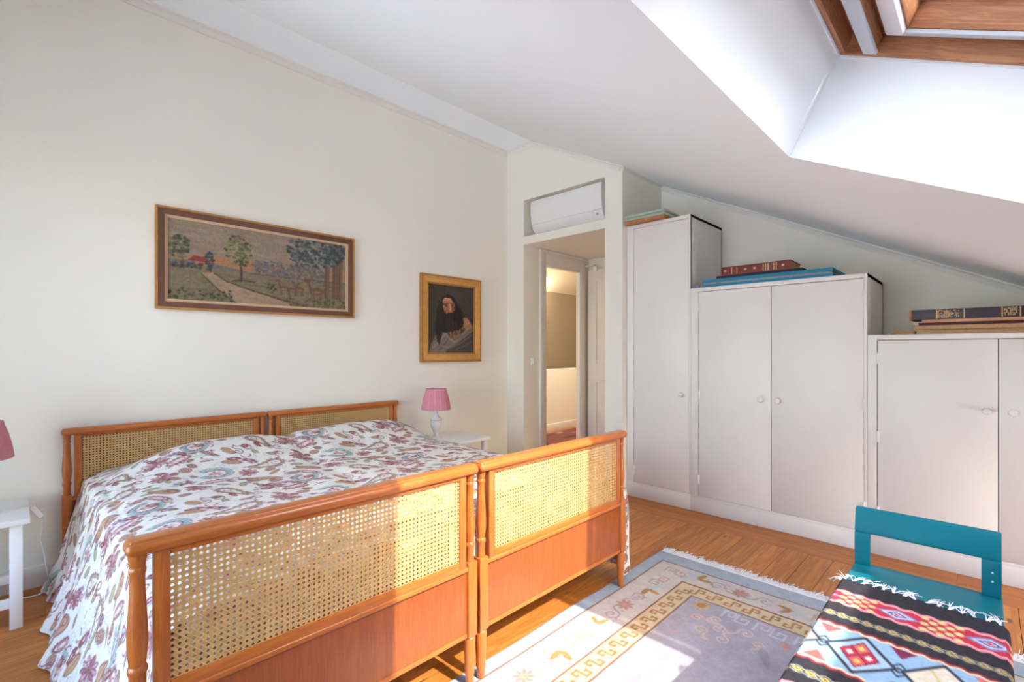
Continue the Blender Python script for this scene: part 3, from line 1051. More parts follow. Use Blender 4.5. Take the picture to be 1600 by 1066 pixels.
tile = Canvas(TU, TV, 0.0027, CREAM)
tile_items = []
for q in range(46):
    tile_items.append(('grey', (rng.uniform(0, TU), rng.uniform(0, TV)), rng.uniform(0.03, 0.06), rng.uniform(0, 6.28)))
for q in range(54):
    tile_items.append((('sprig', 'leaf', 'scroll', 'olive_leaf', 'rosette', 'seed')[q % 6], (rng.uniform(0, TU), rng.uniform(0, TV)), rng.uniform(0.028, 0.05), rng.uniform(0, 6.28)))
tile_items += [
    ('flower', (0.14, 0.13), 0.135, 0.3), ('flower', (0.45, 0.41), 0.12, 2.2), ('paisley', (0.40, 0.12), 0.125, 2.9), ('paisley', (0.12, 0.42), 0.110, 0.9),
    ('tan_paisley', (0.29, 0.30), 0.105, 0.4), ('tan_paisley', (0.55, 0.27), 0.09, 3.6), ('blossom', (0.27, 0.18), 0.095, 0), ('blossom', (0.56, 0.08), 0.105, 1), ('blossom', (0.28, 0.46), 0.115, 2),
    ('blossom', (0.03, 0.29), 0.08, 0.5), ('leaf', (0.24, 0.045), 0.085, 0.5), ('leaf', (0.38, 0.24), 0.07, 2.4), ('leaf', (0.58, 0.50), 0.08, 1.1), ('olive_leaf', (0.20, 0.34), 0.06, 1.9),
    ('olive_leaf', (0.50, 0.19), 0.06, 0.2), ('seed', (0.12, 0.24), 0.115, 0.15), ('seed', (0.36, 0.51), 0.105, 2.8), ('seed', (0.50, 0.33), 0.09, 0.9), ('rosette', (0.04, 0.05), 0.05, 0), ('rosette', (0.33, 0.38), 0.05, 0),
    ('rosette', (0.59, 0.36), 0.045, 0), ('scroll', (0.21, 0.24), 0.05, 0.6), ('scroll', (0.48, 0.03), 0.05, 2.5), ('scroll', (0.05, 0.50), 0.055, 4.0), ('scroll', (0.41, 0.31), 0.04, 5.2), ('scroll', (0.20, 0.52), 0.05, 1.2),
    ('sprig', (0.33, 0.05), 0.055, 1.5), ('sprig', (0.05, 0.19), 0.05, 3), ('sprig', (0.35, 0.44), 0.05, 0.2), ('sprig', (0.51, 0.50), 0.055, 4.4), ('sprig', (0.17, 0.29), 0.04, 5.2), ('sprig', (0.61, 0.17), 0.05, 2)]
for kind_, c, s, r in tile_items:
    for du in (-TU, 0, TU):
        for dv in (-TV, 0, TV):
            cc = (c[0] + du, c[1] + dv)
            if -0.16 < cc[0] < TU + 0.16 and -0.16 < cc[1] < TV + 0.16:
                motif(tile, kind_, cc, s, r)
tile.noise(0.006, 5)


def tile_sample(u, v):
    row = np.floor(v / TV)
    return tile.sample(np.mod(u + row * 0.5 * TU, TU), np.mod(v, TV))


def spread_section(Y):
    """bedspread profile across the bed at depth Y: list of (x, z)"""
    g = math.exp(-((Y - 2.98) / 0.26) ** 2)
    base = 0.556 + 0.012 * math.exp(-((Y - 2.5) / 0.3) ** 2)
    xs = np.linspace(0.285, 2.085, 300)
    bul = 0.138 / (1 + np.exp(-(xs - 0.44) / 0.065)) / (1 + np.exp((xs - 1.98) / 0.05))
    bul -= 0.018 * np.exp(-((xs - 1.10) / 0.16) ** 2)
    zs = base + g * bul + 0.004 * np.sin(xs * 9 + Y * 4) + 0.003 * np.sin(xs * 23 - Y * 13)
    zs -= 0.012 * np.exp(-((xs - 1.137) / 0.05) ** 2)
    zs -= 0.030 * np.exp(-((xs - 0.285) / 0.05)) + 0.030 * np.exp(-((2.085 - xs) / 0.05))
    f = 0.5 - 0.5 * math.cos(min(1, max(0, (Y - 1.3) / 0.5)) * PI)
    L, Rr = [], []
    for t in np.linspace(0, 1, 90):          # left side from hem to edge
        d = 1 - t
        fold = 0.016 * d ** 0.8 * math.sin(Y * 17 + 0.8 * math.sin(Y * 5)) + 0.010 * d * math.sin(Y * 41 + 2)
        flare = 0.075 + 0.04 * (1 - min(1, (YA - Y) / 1.0)) * 0 + 0.03 * math.exp(-((Y - 2.4) / 0.5) ** 2)
        z = 0.008 + (zs[0] - 0.045 - 0.008) * t
        x = 0.235 - (flare + 0.02) * d - 0.03 * d ** 4 + fold
        L.append((x, z))
    a0 = L[-1]
    for t in np.linspace(0.15, 0.92, 8):
        L.append((a0[0] + (xs[0] - a0[0]) * (1 - math.cos(t * PI / 2)), a0[1] + (zs[0] - a0[1]) * math.sin(t * PI / 2)))
    for t in np.linspace(0, 1, 90):
        fold = 0.010 * t ** 0.8 * math.sin(Y * 19 + 1) + 0.006 * t * math.sin(Y * 37)
        z = zs[-1] - 0.045 + (0.045 - zs[-1] + 0.045) * t
        x = 2.150 + 0.055 * t ** 0.7 + fold
        Rr.append((x, z))
    a1 = Rr[0]
    RR = []
    for t in np.linspace(0.92, 0.15, 8):
        RR.append((a1[0] + (xs[-1] - a1[0]) * (1 - math.cos(t * PI / 2)), a1[1] + (zs[-1] - a1[1]) * math.sin(t * PI / 2)))
    return np.array(L + list(zip(xs, zs)) + RR + Rr)


NU = 545
rowsY = np.linspace(YHEAD - 0.03, YFOOT + 0.075, 350)
P_, UV_ = [], []
for Yv in rowsY:
    s = spread_section(Yv)
    seg = np.hypot(np.diff(s[:, 0]), np.diff(s[:, 1]))
    al = np.concatenate([[0], np.cumsum(seg)])
    uu = np.linspace(0, al[-1], NU)
    x = np.interp(uu, al, s[:, 0])
    z = np.interp(uu, al, s[:, 1])
    yy = np.full(NU, Yv)
    P_.append(np.stack([x, yy, z], 1))
    UV_.append(np.stack([uu + 0.1, np.full(NU, YHEAD - Yv)], 1))
last = P_[-1].copy()
Vlast = UV_[-1][0, 1]
nf = 60
for i in range(1, nf + 1):          # flap hanging behind the foot board
    dz = 0.34 * i / nf
    q = last.copy()
    q[:, 2] = np.where((q[:, 0] > 0.28) & (q[:, 0] < 2.09), np.maximum(q[:, 2] - dz, 0.02), q[:, 2])
    q[:, 1] = q[:, 1] - 0.012 * math.sin(min(1, i / 6) * PI / 2) + 0.006 * np.sin(q[:, 0] * 24)
    P_.append(q)
    UV_.append(np.stack([UV_[-1][:, 0], np.full(NU, Vlast + dz)], 1))
P_, UV_ = np.array(P_), np.array(UV_)
nv = len(P_)
mask = np.ones((nv - 1, NU - 1), bool)
inx = (last[:, 0] > 0.28) & (last[:, 0] < 2.09) & (last[:, 2] > 0.3)
mask[len(rowsY) - 1:, :] = (inx[:-1] & inx[1:])[None, :]
bsp = grid_mesh('bedspread', P_, tile_sample(UV_[..., 0], UV_[..., 1]), M['cloth'], None, (1.13, 2.3, 0.0), 0.0, mask)
ORG[bsp.name] = (1.13, 2.3, 0.0)
Pc, Uc = [], []
plan = np.array([(2.198, YFOOT + 0.080), (2.207, YFOOT + 0.052), (2.208, YFOOT + 0.032), (2.200, YFOOT + 0.014), (2.184, YFOOT + 0.004), (2.160, YFOOT), (2.122, YFOOT + 0.004)])
pl_len = np.concatenate([[0], np.cumsum(np.hypot(*np.diff(plan, axis=0).T))])
for a in np.linspace(0, pl_len[-1], 26):
    xq, yq = np.interp(a, pl_len, plan[:, 0]), np.interp(a, pl_len, plan[:, 1])
    zt_ = 0.452 + 0.03 * a / pl_len[-1]
    tz = np.linspace(0, 1, 100)
    Pc.append(np.stack([xq + 0.006 * np.sin(tz * 7) - 0.012 * (1 - tz) ** 2, np.full(100, yq) + 0.012 * (1 - tz) ** 3, zt_ + (0.048 - zt_) * tz], 1))
    Uc.append(np.stack([2.5 + 0.42 * tz, np.full(100, YHEAD - YFOOT + a)], 1))
Pc, Uc = np.array(Pc), np.array(Uc)
grid_mesh('corner_fold', Pc, tile_sample(Uc[..., 0], Uc[..., 1]), M['cloth'], bsp)
tag(bsp, 'cream paisley bedspread with burgundy and aqua flowers over both beds', 'bedspread')


# ------------------------------------------------------------------ wardrobes
def hinge_mesh():
    mb = MB().tube([(0, 0, -0.032), (0, 0, 0.032)], 0.0055, 8)
    mb.box(-0.001, 0.004, -0.012, 0.012, -0.03, 0.03)
    me = mb.mesh('hinge')
    me.materials.append(M['cab'])
    return me


def knob_mesh():
    pr = [(0.009, 0), (0.008, 0.006), (0.008, 0.011), (0.0145, 0.016), (0.0185, 0.022), (0.0185, 0.027), (0.015, 0.032), (0.008, 0.0345), (0, 0.035)]
    mb = MB().lathe(pr, (0, 0, 0), 20)
    mb.v = [(-p[2], p[1], p[0]) for p in mb.v]
    me = mb.mesh('knob')
    me.materials.append(M['cab'])
    return me


HINGE, KNOB = hinge_mesh(), knob_mesh()
ZP = 0.098


def wardrobe(name, label, y0, y1, zt, doors, face_l, face_r):
    """carcass from y0 (right) to y1 (left); doors: (ya, yb, hinge side 'l'/'r', knob y, knob z, hinge heights)"""
    w = empty(name, (XF + 0.28, (y0 + y1) / 2, 0.0))
    tag(w, label, 'wardrobe', 'built-in white wardrobes stepping down under the slope')
    xb = XB - 0.004
    d0, d1 = doors[0][0], doors[-1][1]
    dz0, dz1 = 0.118, zt - 0.030
    c = MB()
    c.box(XF + 0.002, xb, y0, y0 + 0.018, 0, zt).box(XF + 0.002, xb, y1 - 0.018, y1, 0, zt)
    c.box(XF + 0.002, xb, y0, y1, zt - 0.020, zt)
    c.box(XF + 0.03, xb, y0, y1, 0.09, 0.11).box(xb - 0.01, xb, y0, y1, 0, zt)
    c.build('carcass', M['cab'], w)
    f = MB()
    f.box(XF, XF + 0.02, y0, d0 - 0.002, dz0 - 0.02, zt).box(XF, XF + 0.02, d1 + 0.002, y1, dz0 - 0.02, zt)
    f.box(XF, XF + 0.02, d0 - 0.002, d1 + 0.002, dz1 + 0.002, zt)
    f.build('face_frame', M['cab'], w, 0.0012)
    MB().box(XF - 0.004, XF + 0.02, y0, y1, 0, ZP).box(XF - 0.001, XF + 0.02, y0, y1, ZP, dz0 - 0.002).build('plinth', M['cab'], w, 0.002)
    for ya, yb, side, ky, kz, hz in doors:
        d = MB().box(XF - 0.0015, XF + 0.018, ya + 0.0019, yb - 0.0019, dz0, dz1 - 0.0015).build('door', M['cab'], w, 0.0012)
        share('knob', KNOB, (XF - 0.001, ky, kz), d)
        for h in hz:
            share('hinge', HINGE, (XF - 0.003, (yb if side == 'l' else ya), h), d)
    MB().box(XF + 0.02, XF + 0.024, d0, d1, dz0, dz1).build('door_gap_shade', M['gap'], w)  # dark sheet standing in for the shade inside the door seams
    return w


wardrobe('wardrobe', 'tallest single-door white wardrobe, next to the passage', 1.546, 2.078, 2.178, [(1.560, 2.014, 'l', 1.610, 0.846, (2.046, 1.424, 0.827, 0.221))], 0, 0)
wardrobe('wardrobe', 'middle white two-door wardrobe carrying the blue portfolio', 0.488, 1.545, 1.628, [(0.505, 1.002, 'r', 0.960, 0.849, (1.500, 0.867, 0.257)), (1.002, 1.488, 'l', 1.061, 0.849, (1.484, 0.856, 0.237))], 0, 0)
wardrobe('wardrobe', 'lowest white two-door wardrobe under the slope, behind the teal bench', -0.56, 0.487, 1.264, [(-0.545, -0.051, 'r', -0.102, 0.866, (1.130, 0.680, 0.245)), (-0.051, 0.441, 'l', -0.009, 0.866, (1.130, 0.680, 0.245))], 0, 0)


# ------------------------------------------------------------------ books on the wardrobes
def book(name, label, x0, x1, y0, y1, z0, z1, cover, pages=None, spine='front', bands=(), cat='book', group=None, rot=0.0, ct=0.004, bandmat=None, corner=None):
    """lying flat; spine 'front' = towards -X, 'none' = page edge to the front"""
    cx, cy = (x0 + x1) / 2, (y0 + y1) / 2
    e = empty(name, (cx, cy, z0), (0, 0, rot))
    tag(e, label, cat, group)
    c = MB().box(x0, x1, y0, y1, z0, z0 + ct).box(x0, x1, y0, y1, z1 - ct, z1)
    if spine == 'front':
        c.box(x0 - 0.003, x0 + ct, y0, y1, z0, z1)
    elif spine == 'left':
        c.box(x0, x1, y1 - ct, y1 + 0.002, z0, z1)
    else:
        c.box(x1 - ct, x1, y0, y1, z0, z1)
    c.build('cover', cover, e, 0.001)
    q = 0.005
    MB().box(x0 + (ct if spine == 'front' else q), x1 - (ct if spine not in ('front', 'left') else q), y0 + q, y1 - (ct if spine == 'left' else q), z0 + ct, z1 - ct).build('pages', pages or M['paper'], e)
    for (ya, yb, za, zb) in bands:
        MB().box(x0 - 0.0036, x0 - 0.0028, ya, yb, za, zb).build('gilt_mark', bandmat or M['brass'], e)
    if corner:
        for (ya, yb) in ((y0 - 0.001, y0 + 0.02), (y1 - 0.02, y1 + 0.001)):
            MB().box(x0 - 0.004, x0 + 0.02, ya, yb, z0 + 0.001, z1 + 0.0006).build('corner_patch', corner, e)
    return e


cv_blue = paint('faded_blue_cloth', (48, 136, 172), 0.8, 0.08, 40)
cv_red = paint('worn_red_leather', (122, 48, 44), 0.55, 0.15, 40)
cv_black = paint('black_cloth', (40, 36, 38), 0.7, 0.1, 40)
cv_plum = paint('dark_plum_leather', (50, 36, 48), 0.45, 0.15, 50)
cv_dred = paint('dark_red_cloth', (72, 26, 30), 0.7, 0.1, 40)
cv_green = paint('pale_green_paint', (170, 184, 166), 0.6, 0.08, 30)
cv_rust = paint('rusty_underside', (176, 120, 78), 0.8, 0.3, 25)
cv_pink = paint('salmon_cloth', (200, 150, 116), 0.8, 0.08, 40)
cv_tan = paint('tan_boards', (172, 128, 84), 0.85, 0.18, 40)
cv_grey = paint('grey_page_block', (150, 150, 150), 0.9, 0.1, 70)

# pale green case on the tall wardrobe
e = empty('flat_case', (3.62, 1.92, 2.178))
tag(e, 'flat pale green case lying on top of the tallest wardrobe', 'case')
MB().box(3.418, 3.80, 1.735, 2.072, 2.180, 2.212).build('tray', cv_rust, e, 0.006)
MB().box(3.414, 3.805, 1.730, 2.075, 2.206, 2.226).build('body', cv_green, e, 0.005)
MB().box(3.414, 3.805, 1.730, 2.075, 2.229, 2.250).build('lid', cv_green, e, 0.006)

z = 1.628
book('portfolio', 'large faded blue portfolio lying on the middle wardrobe', 3.50, 3.93, 0.665, 1.475, z, z + 0.058, cv_blue, cv_grey, 'none', (), 'portfolio', None, 0.0, 0.022, None, None)
z += 0.0585
book('thin_book', 'thin black book between the blue portfolio and the red volume', 3.51, 3.78, 0.83, 1.375, z, z + 0.018, cv_black, M['black'], 'front', (), 'book')
z += 0.0185
bands = []
for yy in (1.27, 1.235, 1.00, 0.985, 1.065, 1.05, 1.035):
    bands.append((yy - 0.003, yy + 0.003, z + 0.006, z + 0.054))
for yy in (1.315, 1.18, 1.12, 0.945):
    bands.append((yy - 0.008, yy + 0.008, z + 0.024, z + 0.038))
book('leather_book', 'worn red leather volume with gilt bands on top of the blue portfolio', 3.515, 3.76, 0.90, 1.340, z, z + 0.060, cv_red, M['paper'], 'front', bands, 'book')

bead = MB().lathe([(0.004, 0), (0.011, 0.005), (0.014, 0.013), (0.011, 0.021), (0.0, 0.026)], (0, 0, 0), 14)
bead.v = [(p[0] + 3.50, p[1] + 1.505, p[2] + 1.628) for p in bead.v]
tag(top(bead, 'glass_bead', paint('blue_grey_glass', (150, 160, 190), 0.2), (3.50, 1.505, 1.628)), 'small blue-grey ball beside the blue portfolio', 'ball')

z = 1.264
gp = 'books on the lowest wardrobe'
book('thin_book', 'small thin tan book lying at the left end of the pile on the lowest wardrobe', 3.50, 3.68, 0.279, 0.385, z, z + 0.020, cv_tan, M['paper'], 'front', (), 'book', gp)
book('sheaf', 'ragged tan paper sheaf at the bottom of the pile on the lowest wardrobe', 3.492, 3.74, -0.46, 0.275, z, z + 0.025, cv_tan, M['paper'], 'none', (), 'paper', gp, 0.0, 0.003)
z1 = z + 0.0255
book('album', 'brown album with torn page edges in the pile on the lowest wardrobe', 3.495, 3.725, -0.46, 0.285, z1, z1 + 0.024, cv_tan, M['paper'], 'none', (), 'book', gp, 0.0, 0.003)
z2 = z1 + 0.0245
book('thin_book', 'thin dark red book in the pile on the lowest wardrobe', 3.495, 3.75, -0.43, 0.262, z2, z2 + 0.013, cv_dred, M['black'], 'front', (), 'book', gp, 0, 0.003)
z3 = z2 + 0.0135
book('thin_book', 'thin salmon book just under the plum volume with gilt bands', 3.50, 3.74, -0.40, 0.247, z3, z3 + 0.017, cv_pink, cv_pink, 'front', (), 'book', gp, 0, 0.003)
z4 = z3 + 0.0175
bands = []
for yy in (0.186, 0.076, -0.065, -0.129, -0.20):
    bands.append((yy - 0.0025, yy + 0.0025, z4 + 0.002, z4 + 0.052))
r2 = random.Random(3)
for yy0, yy1 in ((0.096, 0.178), (-0.118, -0.074)):
    yy = yy0
    while yy < yy1:
        zz = z4 + 0.008
        while zz < z4 + 0.046:
            hgt = r2.uniform(0.003, 0.008)
            if r2.random() < 0.8:
                bands.append((yy, yy + r2.uniform(0.003, 0.006), zz, zz + hgt))
            zz += hgt + 0.0016
        yy += 0.0068
bk = book('leather_book', 'thick dark plum volume with gilt bands on top of the pile on the lowest wardrobe', 3.50, 3.77, -0.42, 0.300, z4, z4 + 0.054, cv_plum, M['paper'], 'front', [], 'book', gp)
gm = MB()
for (ya, yb, za, zb) in bands:
    gm.box(3.4964, 3.4972, ya, yb, za, zb)
gm.build('gilt_tooling', M['brass'], bk)['kind'] = 'stuff'
MB().box(3.4958, 3.51, 0.292, 0.302, z4 + 0.001, z4 + 0.053).build('spine_cap', cv_rust, bk)

# ------------------------------------------------------------------ air conditioner in its niche
ac = empty('air_conditioner', (3.52, 2.69, 2.275))
tag(ac, 'white split air conditioner set in the niche above the passage', 'air conditioner')
ya0, ya1 = 2.290, 3.085
prof = [(3.625, 2.30), (3.55, 2.277), (3.478, 2.290), (3.447, 2.322), (3.428, 2.365), (3.416, 2.43), (3.411, 2.50), (3.412, 2.565), (3.422, 2.588), (3.45, 2.594), (3.625, 2.594)]
MB().prism(prof[::-1], 'y', ya0, ya1).build('housing', M['plastic'], ac, 0.004, 2, False, 25)
vp = []
for a, b in ((3.4785, 2.2865), (3.444, 2.322), (3.4255, 2.360)):
    vp.append((a - 0.0025, b - 0.001))
back = [(a + 0.006, b + 0.004) for a, b in reversed(vp)]
MB().prism(vp + back, 'y', ya0 + 0.10, ya1 - 0.055).build('louvre', M['plastic'], ac, 0.001)
MB().prism([(3.4835, 2.2815), (3.477, 2.2880), (3.490, 2.297), (3.497, 2.285)], 'y', ya0 + 0.11, ya1 - 0.07).build('outlet_slot', M['black'], ac)
MB().prism([(3.4285, 2.3605), (3.4275, 2.3640), (3.434, 2.366), (3.434, 2.361)], 'y', ya0 + 0.006, ya1 - 0.006).build('seam', M['grey'], ac)
MB().box(3.438, 3.45, ya0 + 0.045, ya0 + 0.07, 2.325, 2.338).build('status_window', M['grey'], ac, 0.001)
MB().tube([(3.56, 3.09, 2.30), (3.55, 3.12, 2.278), (3.50, 3.128, 2.270), (3.46, 3.10, 2.268)], 0.006, 8).build('drain_hose', M['black'], ac)

# light switch
sw = empty('light_switch', (3.53, YD, 1.05))
tag(sw, 'white light switch on the left cheek of the passage', 'switch')
MB().box(3.502, 3.558, YD - 0.009, YD, 1.022, 1.094).build('plate', M['white'], sw, 0.003)
MB().box(3.516, 3.544, YD - 0.013, YD - 0.009, 1.036, 1.080).build('rocker', M['white'], sw, 0.002)


# ------------------------------------------------------------------ pictures on the bed wall
def frame_mitred(steps, x0, x1, z0, z1, yb, names, e):
    """steps: (inset from, inset to, proud, material): concentric mitred mouldings"""
    for (a, b, pr, mat), nm in zip(steps, names):
        mb = MB()
        o = [(x0 + a, z0 + a), (x1 - a, z0 + a), (x1 - a, z1 - a), (x0 + a, z1 - a)]
        n = [(x0 + b, z0 + b), (x1 - b, z0 + b), (x1 - b, z1 - b), (x0 + b, z1 - b)]
        for i in range(4):
            j = (i + 1) % 4
            poly = [o[i], o[j], n[j], n[i]]
            mb.prism([(p[0], p[1]) for p in poly], 'y', yb - pr, yb)
        mb.build(nm, mat, e, 0.0015)


def picture_canvas(cv, x0, x1, z0, z1, yb, e, name='canvas'):
    nx, nz = int((x1 - x0) / 0.0038), int((z1 - z0) / 0.0038)
    X, Z = np.meshgrid(np.linspace(x0, x1, nx), np.linspace(z0, z1, nz))
    Pp = np.stack([X, np.full_like(X, yb), Z], -1)
    C = cv.sample((X - x0) / (x1 - x0) * cv.w, (z1 - Z) / (z1 - z0) * cv.h)
    return grid_mesh(name, Pp, C, M['canvas'], e)


# needlework landscape
px0, px1, pz0, pz1 = 0.551, 1.758, 1.414, 2.003
tp = empty('needlework_picture', (1.155, YA, 1.414))
tag(tp, 'long framed needlework landscape with trees, a path and deer', 'picture')
frame_mitred([(0.0, 0.012, 0.030, M['golddk']), (0.010, 0.044, 0.024, M['umber']), (0.042, 0.060, 0.016, M['linen'])], px0, px1, pz0, pz1, YA, ('gilt_edge', 'frame', 'slip'), tp)
MB().box(px0 + 0.02, px1 - 0.02, YA - 0.008, YA, pz0 + 0.02, pz1 - 0.02).build('backing', M['linen'], tp)
cw, ch = px1 - px0 - 0.12, pz1 - pz0 - 0.12
cv = Canvas(cw, ch, 0.0036, (148, 130, 110))
H_ = ch


def fx(a):
    return a * cw


def fy(a):
    return a * ch


for i in range(40):          # sky streaks
    cv.disc(fx(rng.uniform(0, 1)), fy(rng.uniform(0, 0.34)), 0.10, 0.012, [(160, 142, 122), (138, 122, 106), (170, 150, 130)][i % 3], 0.5)
cv.poly([(fx(-.1), fy(.50)), (fx(.20), fy(.40)), (fx(.45), fy(.42)), (fx(.5), fy(.55)), (fx(0), fy(.6))], (176, 120, 76), 0.85)
cv.poly([(fx(.42), fy(.55)), (fx(.44), fy(.44)), (fx(1), fy(.44)), (fx(1), fy(.6)), (fx(.4), fy(.6))], (166, 124, 88), 0.7)
cv.poly([(fx(0), fy(.50)), (fx(.15), fy(.49)), (fx(.40), fy(.57)), (fx(.36), fy(.62)), (fx(0), fy(.62))], (102, 104, 106), 0.9)
cv.poly([(0, fy(.55)), (fx(.15), fy(.56)), (fx(.4), fy(.585)), (fx(1), fy(.58)), (cw, ch), (0, ch)], (126, 112, 84), 1)
for i in range(150):
    cv.disc(fx(rng.uniform(0, 1)), fy(rng.uniform(.6, 1)), rng.uniform(.02, .07), 0.005, [(140, 122, 92), (112, 104, 74), (132, 116, 96), (104, 92, 68)][i % 4], 0.55)
# path
cv.poly([(fx(.16), fy(.64)), (fx(.22), fy(.62)), (fx(.27), fy(.70)), (fx(.40), fy(.80)), (fx(.62), fy(.96)), (fx(.64), ch), (fx(.34), ch), (fx(.24), fy(.84))], (170, 140, 112), 0.95)
for i in range(50):
    t = rng.uniform(0, 1)
    cv.disc(fx(.2 + .3 * t), fy(.66 + .33 * t), .02, .004, [(186, 154, 128), (150, 120, 98)][i % 2], 0.6)
cv.line([(fx(.16), fy(.66)), (fx(.24), fy(.84)), (fx(.33), fy(1))], .007, (62, 52, 40), 0.8)
cv.line([(fx(.22), fy(.63)), (fx(.28), fy(.72)), (fx(.42), fy(.82)), (fx(.62), fy(.93))], .008, (62, 52, 40), 0.8)


def bushy(x, y, rx, ry, cols, n, r=0.010):
    for i in range(n):
        a, q = rng.uniform(0, 6.28), math.sqrt(rng.uniform(0, 1))
        cv.disc(fx(x) + rx * q * math.cos(a), fy(y) + ry * q * math.sin(a), r * rng.uniform(.6, 1.4), r * rng.uniform(.5, 1), cols[i % len(cols)], 0.85)


for i in range(24):          # distant hazy trees
    bushy(.43 + i * .018, .50 + .01 * math.sin(i * 2), .020, .055, [(104, 98, 100), (120, 112, 112), (92, 86, 90)], 14, .009)
cv.line([(fx(.4), fy(.585)), (fx(1), fy(.60))], .006, (88, 78, 62), 0.8)
cv.poly([(fx(.09), fy(.50)), (fx(.12), fy(.43)), (fx(.18), fy(.44)), (fx(.20), fy(.50))], (140, 56, 44), 1)
cv.rect(fx(.13), fx(.185), fy(.50), fy(.55), (176, 112, 92), 1)
cv.rect(fx(.145), fx(.165), fy(.515), fy(.55), (140, 50, 40), 1)
cv.line([(fx(.075), fy(.60)), (fx(.07), fy(.50)), (fx(.055), fy(.40))], .008, (96, 70, 52), 1)
bushy(.055, .34, .05, .075, [(92, 94, 66), (70, 78, 56), (130, 122, 88), (48, 58, 44)], 70)
bushy(.195, .49, .022, .06, [(56, 66, 70), (72, 84, 88), (44, 54, 58)], 40, .009)
for i in range(5):
    bushy(.03 + .03 * i, .565, .016, .018, [(70, 74, 64), (54, 58, 52)], 8, .008)
cv.line([(fx(.355), fy(.70)), (fx(.358), fy(.58)), (fx(.352), fy(.44))], .013, (74, 54, 40), 1)
cv.line([(fx(.31), fy(.71)), (fx(.355), fy(.69)), (fx(.43), fy(.70))], .008, (62, 50, 38), 0.9)
cv.line([(fx(.355), fy(.46)), (fx(.32), fy(.34))], .007, (74, 54, 40), 1)
cv.line([(fx(.355), fy(.46)), (fx(.385), fy(.33))], .007, (74, 54, 40), 1)
bushy(.345, .30, .075, .10, [(132, 126, 84), (96, 96, 62), (66, 70, 50), (150, 140, 98)], 130, .011)
for xx, w_ in ((.865, .036), (.92, .040), (.955, .030)):
    cv.line([(fx(xx), fy(.82)), (fx(xx + .004), fy(.5)), (fx(xx + .012), fy(.1))], w_, (104, 76, 58), 1)
    cv.line([(fx(xx + .006), fy(.82)), (fx(xx + .01), fy(.5)), (fx(xx + .018), fy(.1))], .006, (150, 112, 86), 0.8)
bushy(.80, .16, .20, .11, [(62, 72, 78), (84, 96, 102), (48, 58, 64), (118, 122, 116)], 260, .012)
bushy(.70, .30, .08, .05, [(70, 80, 84), (92, 102, 104), (54, 62, 66)], 60, .010)
bushy(.93, .10, .08, .09, [(62, 72, 78), (48, 58, 64), (90, 100, 100)], 90, .012)


def deer(x, y, s, d):
    b = (112, 80, 62)
    cv.disc(fx(x), fy(y), .030 * s, .015 * s, b, 1)
    for q in (-.022, -.014, .014, .022):
        cv.line([(fx(x) + q * s, fy(y)), (fx(x) + q * s, fy(y) + .040 * s)], .004, (92, 64, 50), 1)
    cv.line([(fx(x) + d * .024 * s, fy(y) - .004), (fx(x) + d * .034 * s, fy(y) - .036 * s)], .010 * s, b, 1)
    cv.disc(fx(x) + d * .038 * s, fy(y) - .042 * s, .013 * s, .008 * s, b, 1)
    for k_ in (-1, 1):
        cv.line([(fx(x) + d * .034 * s, fy(y) - .048 * s), (fx(x) + d * (.034 + .014 * k_) * s, fy(y) - .075 * s)], .0035, (150, 116, 90), 1)
    cv.disc(fx(x), fy(y) + .006, .02 * s, .005 * s, (160, 124, 100), 0.6)


deer(.60, .745, 1.15, -1)
deer(.645, .755, 1.05, 1)
deer(.69, .745, 1.1, -1)
deer(.80, .755, 1.7, -1)
for i in range(60):
    bushy(rng.uniform(.6, 1), rng.uniform(.86, 1), .012, .016, [(84, 84, 54), (120, 112, 74), (62, 64, 44), (150, 136, 96)], 3, .007)
for i in range(34):
    bushy(rng.uniform(0, .32), rng.uniform(.86, 1), .010, .014, [(66, 72, 46), (96, 98, 64), (46, 54, 38)], 3, .007)
bushy(.52, .76, .035, .035, [(66, 70, 48), (110, 106, 78), (48, 52, 38)], 26, .007)
cv.a += (np.array((132, 114, 94)) - cv.a) * 0.10
cv.a *= 0.98
cv.noise(0.0045, 7)
cv.noise(0.012, 4, False)
picture_canvas(cv, px0 + 0.058, px1 - 0.058, pz0 + 0.058, pz1 - 0.058, YA - 0.0092, tp)

# portrait
qx0, qx1, qz0, qz1 = 2.356, 3.022, 1.072, 1.822
pp = empty('portrait_painting', (2.69, YA, 1.072))
tag(pp, 'gilt framed dark portrait of a bearded long-haired figure in a grey shawl', 'painting')
frame_mitred([(0.0, 0.022, 0.030, M['golddk']), (0.020, 0.034, 0.040, M['gold']), (0.032, 0.066, 0.030, M['gold']), (0.064, 0.080, 0.020, M['golddk'])], qx0, qx1, qz0, qz1, YA, ('outer_moulding', 'ridge', 'cove', 'sight_edge'), pp)
MB().box(qx0 + 0.03, qx1 - 0.03, YA - 0.010, YA, qz0 + 0.03, qz1 - 0.03).build('backing', M['linen'], pp)
cw, ch = qx1 - qx0 - 0.156, qz1 - qz0 - 0.156
cv = Canvas(cw, ch, 0.0034, (66, 58, 48))
for i in range(60):
    cv.disc(fx(rng.uniform(0, 1)), fy(rng.uniform(0, 1)), .06, .05, [(74, 66, 54), (58, 50, 42), (80, 72, 60)][i % 3], 0.25)
HAIR, DARK = (36, 28, 24), (28, 22, 20)
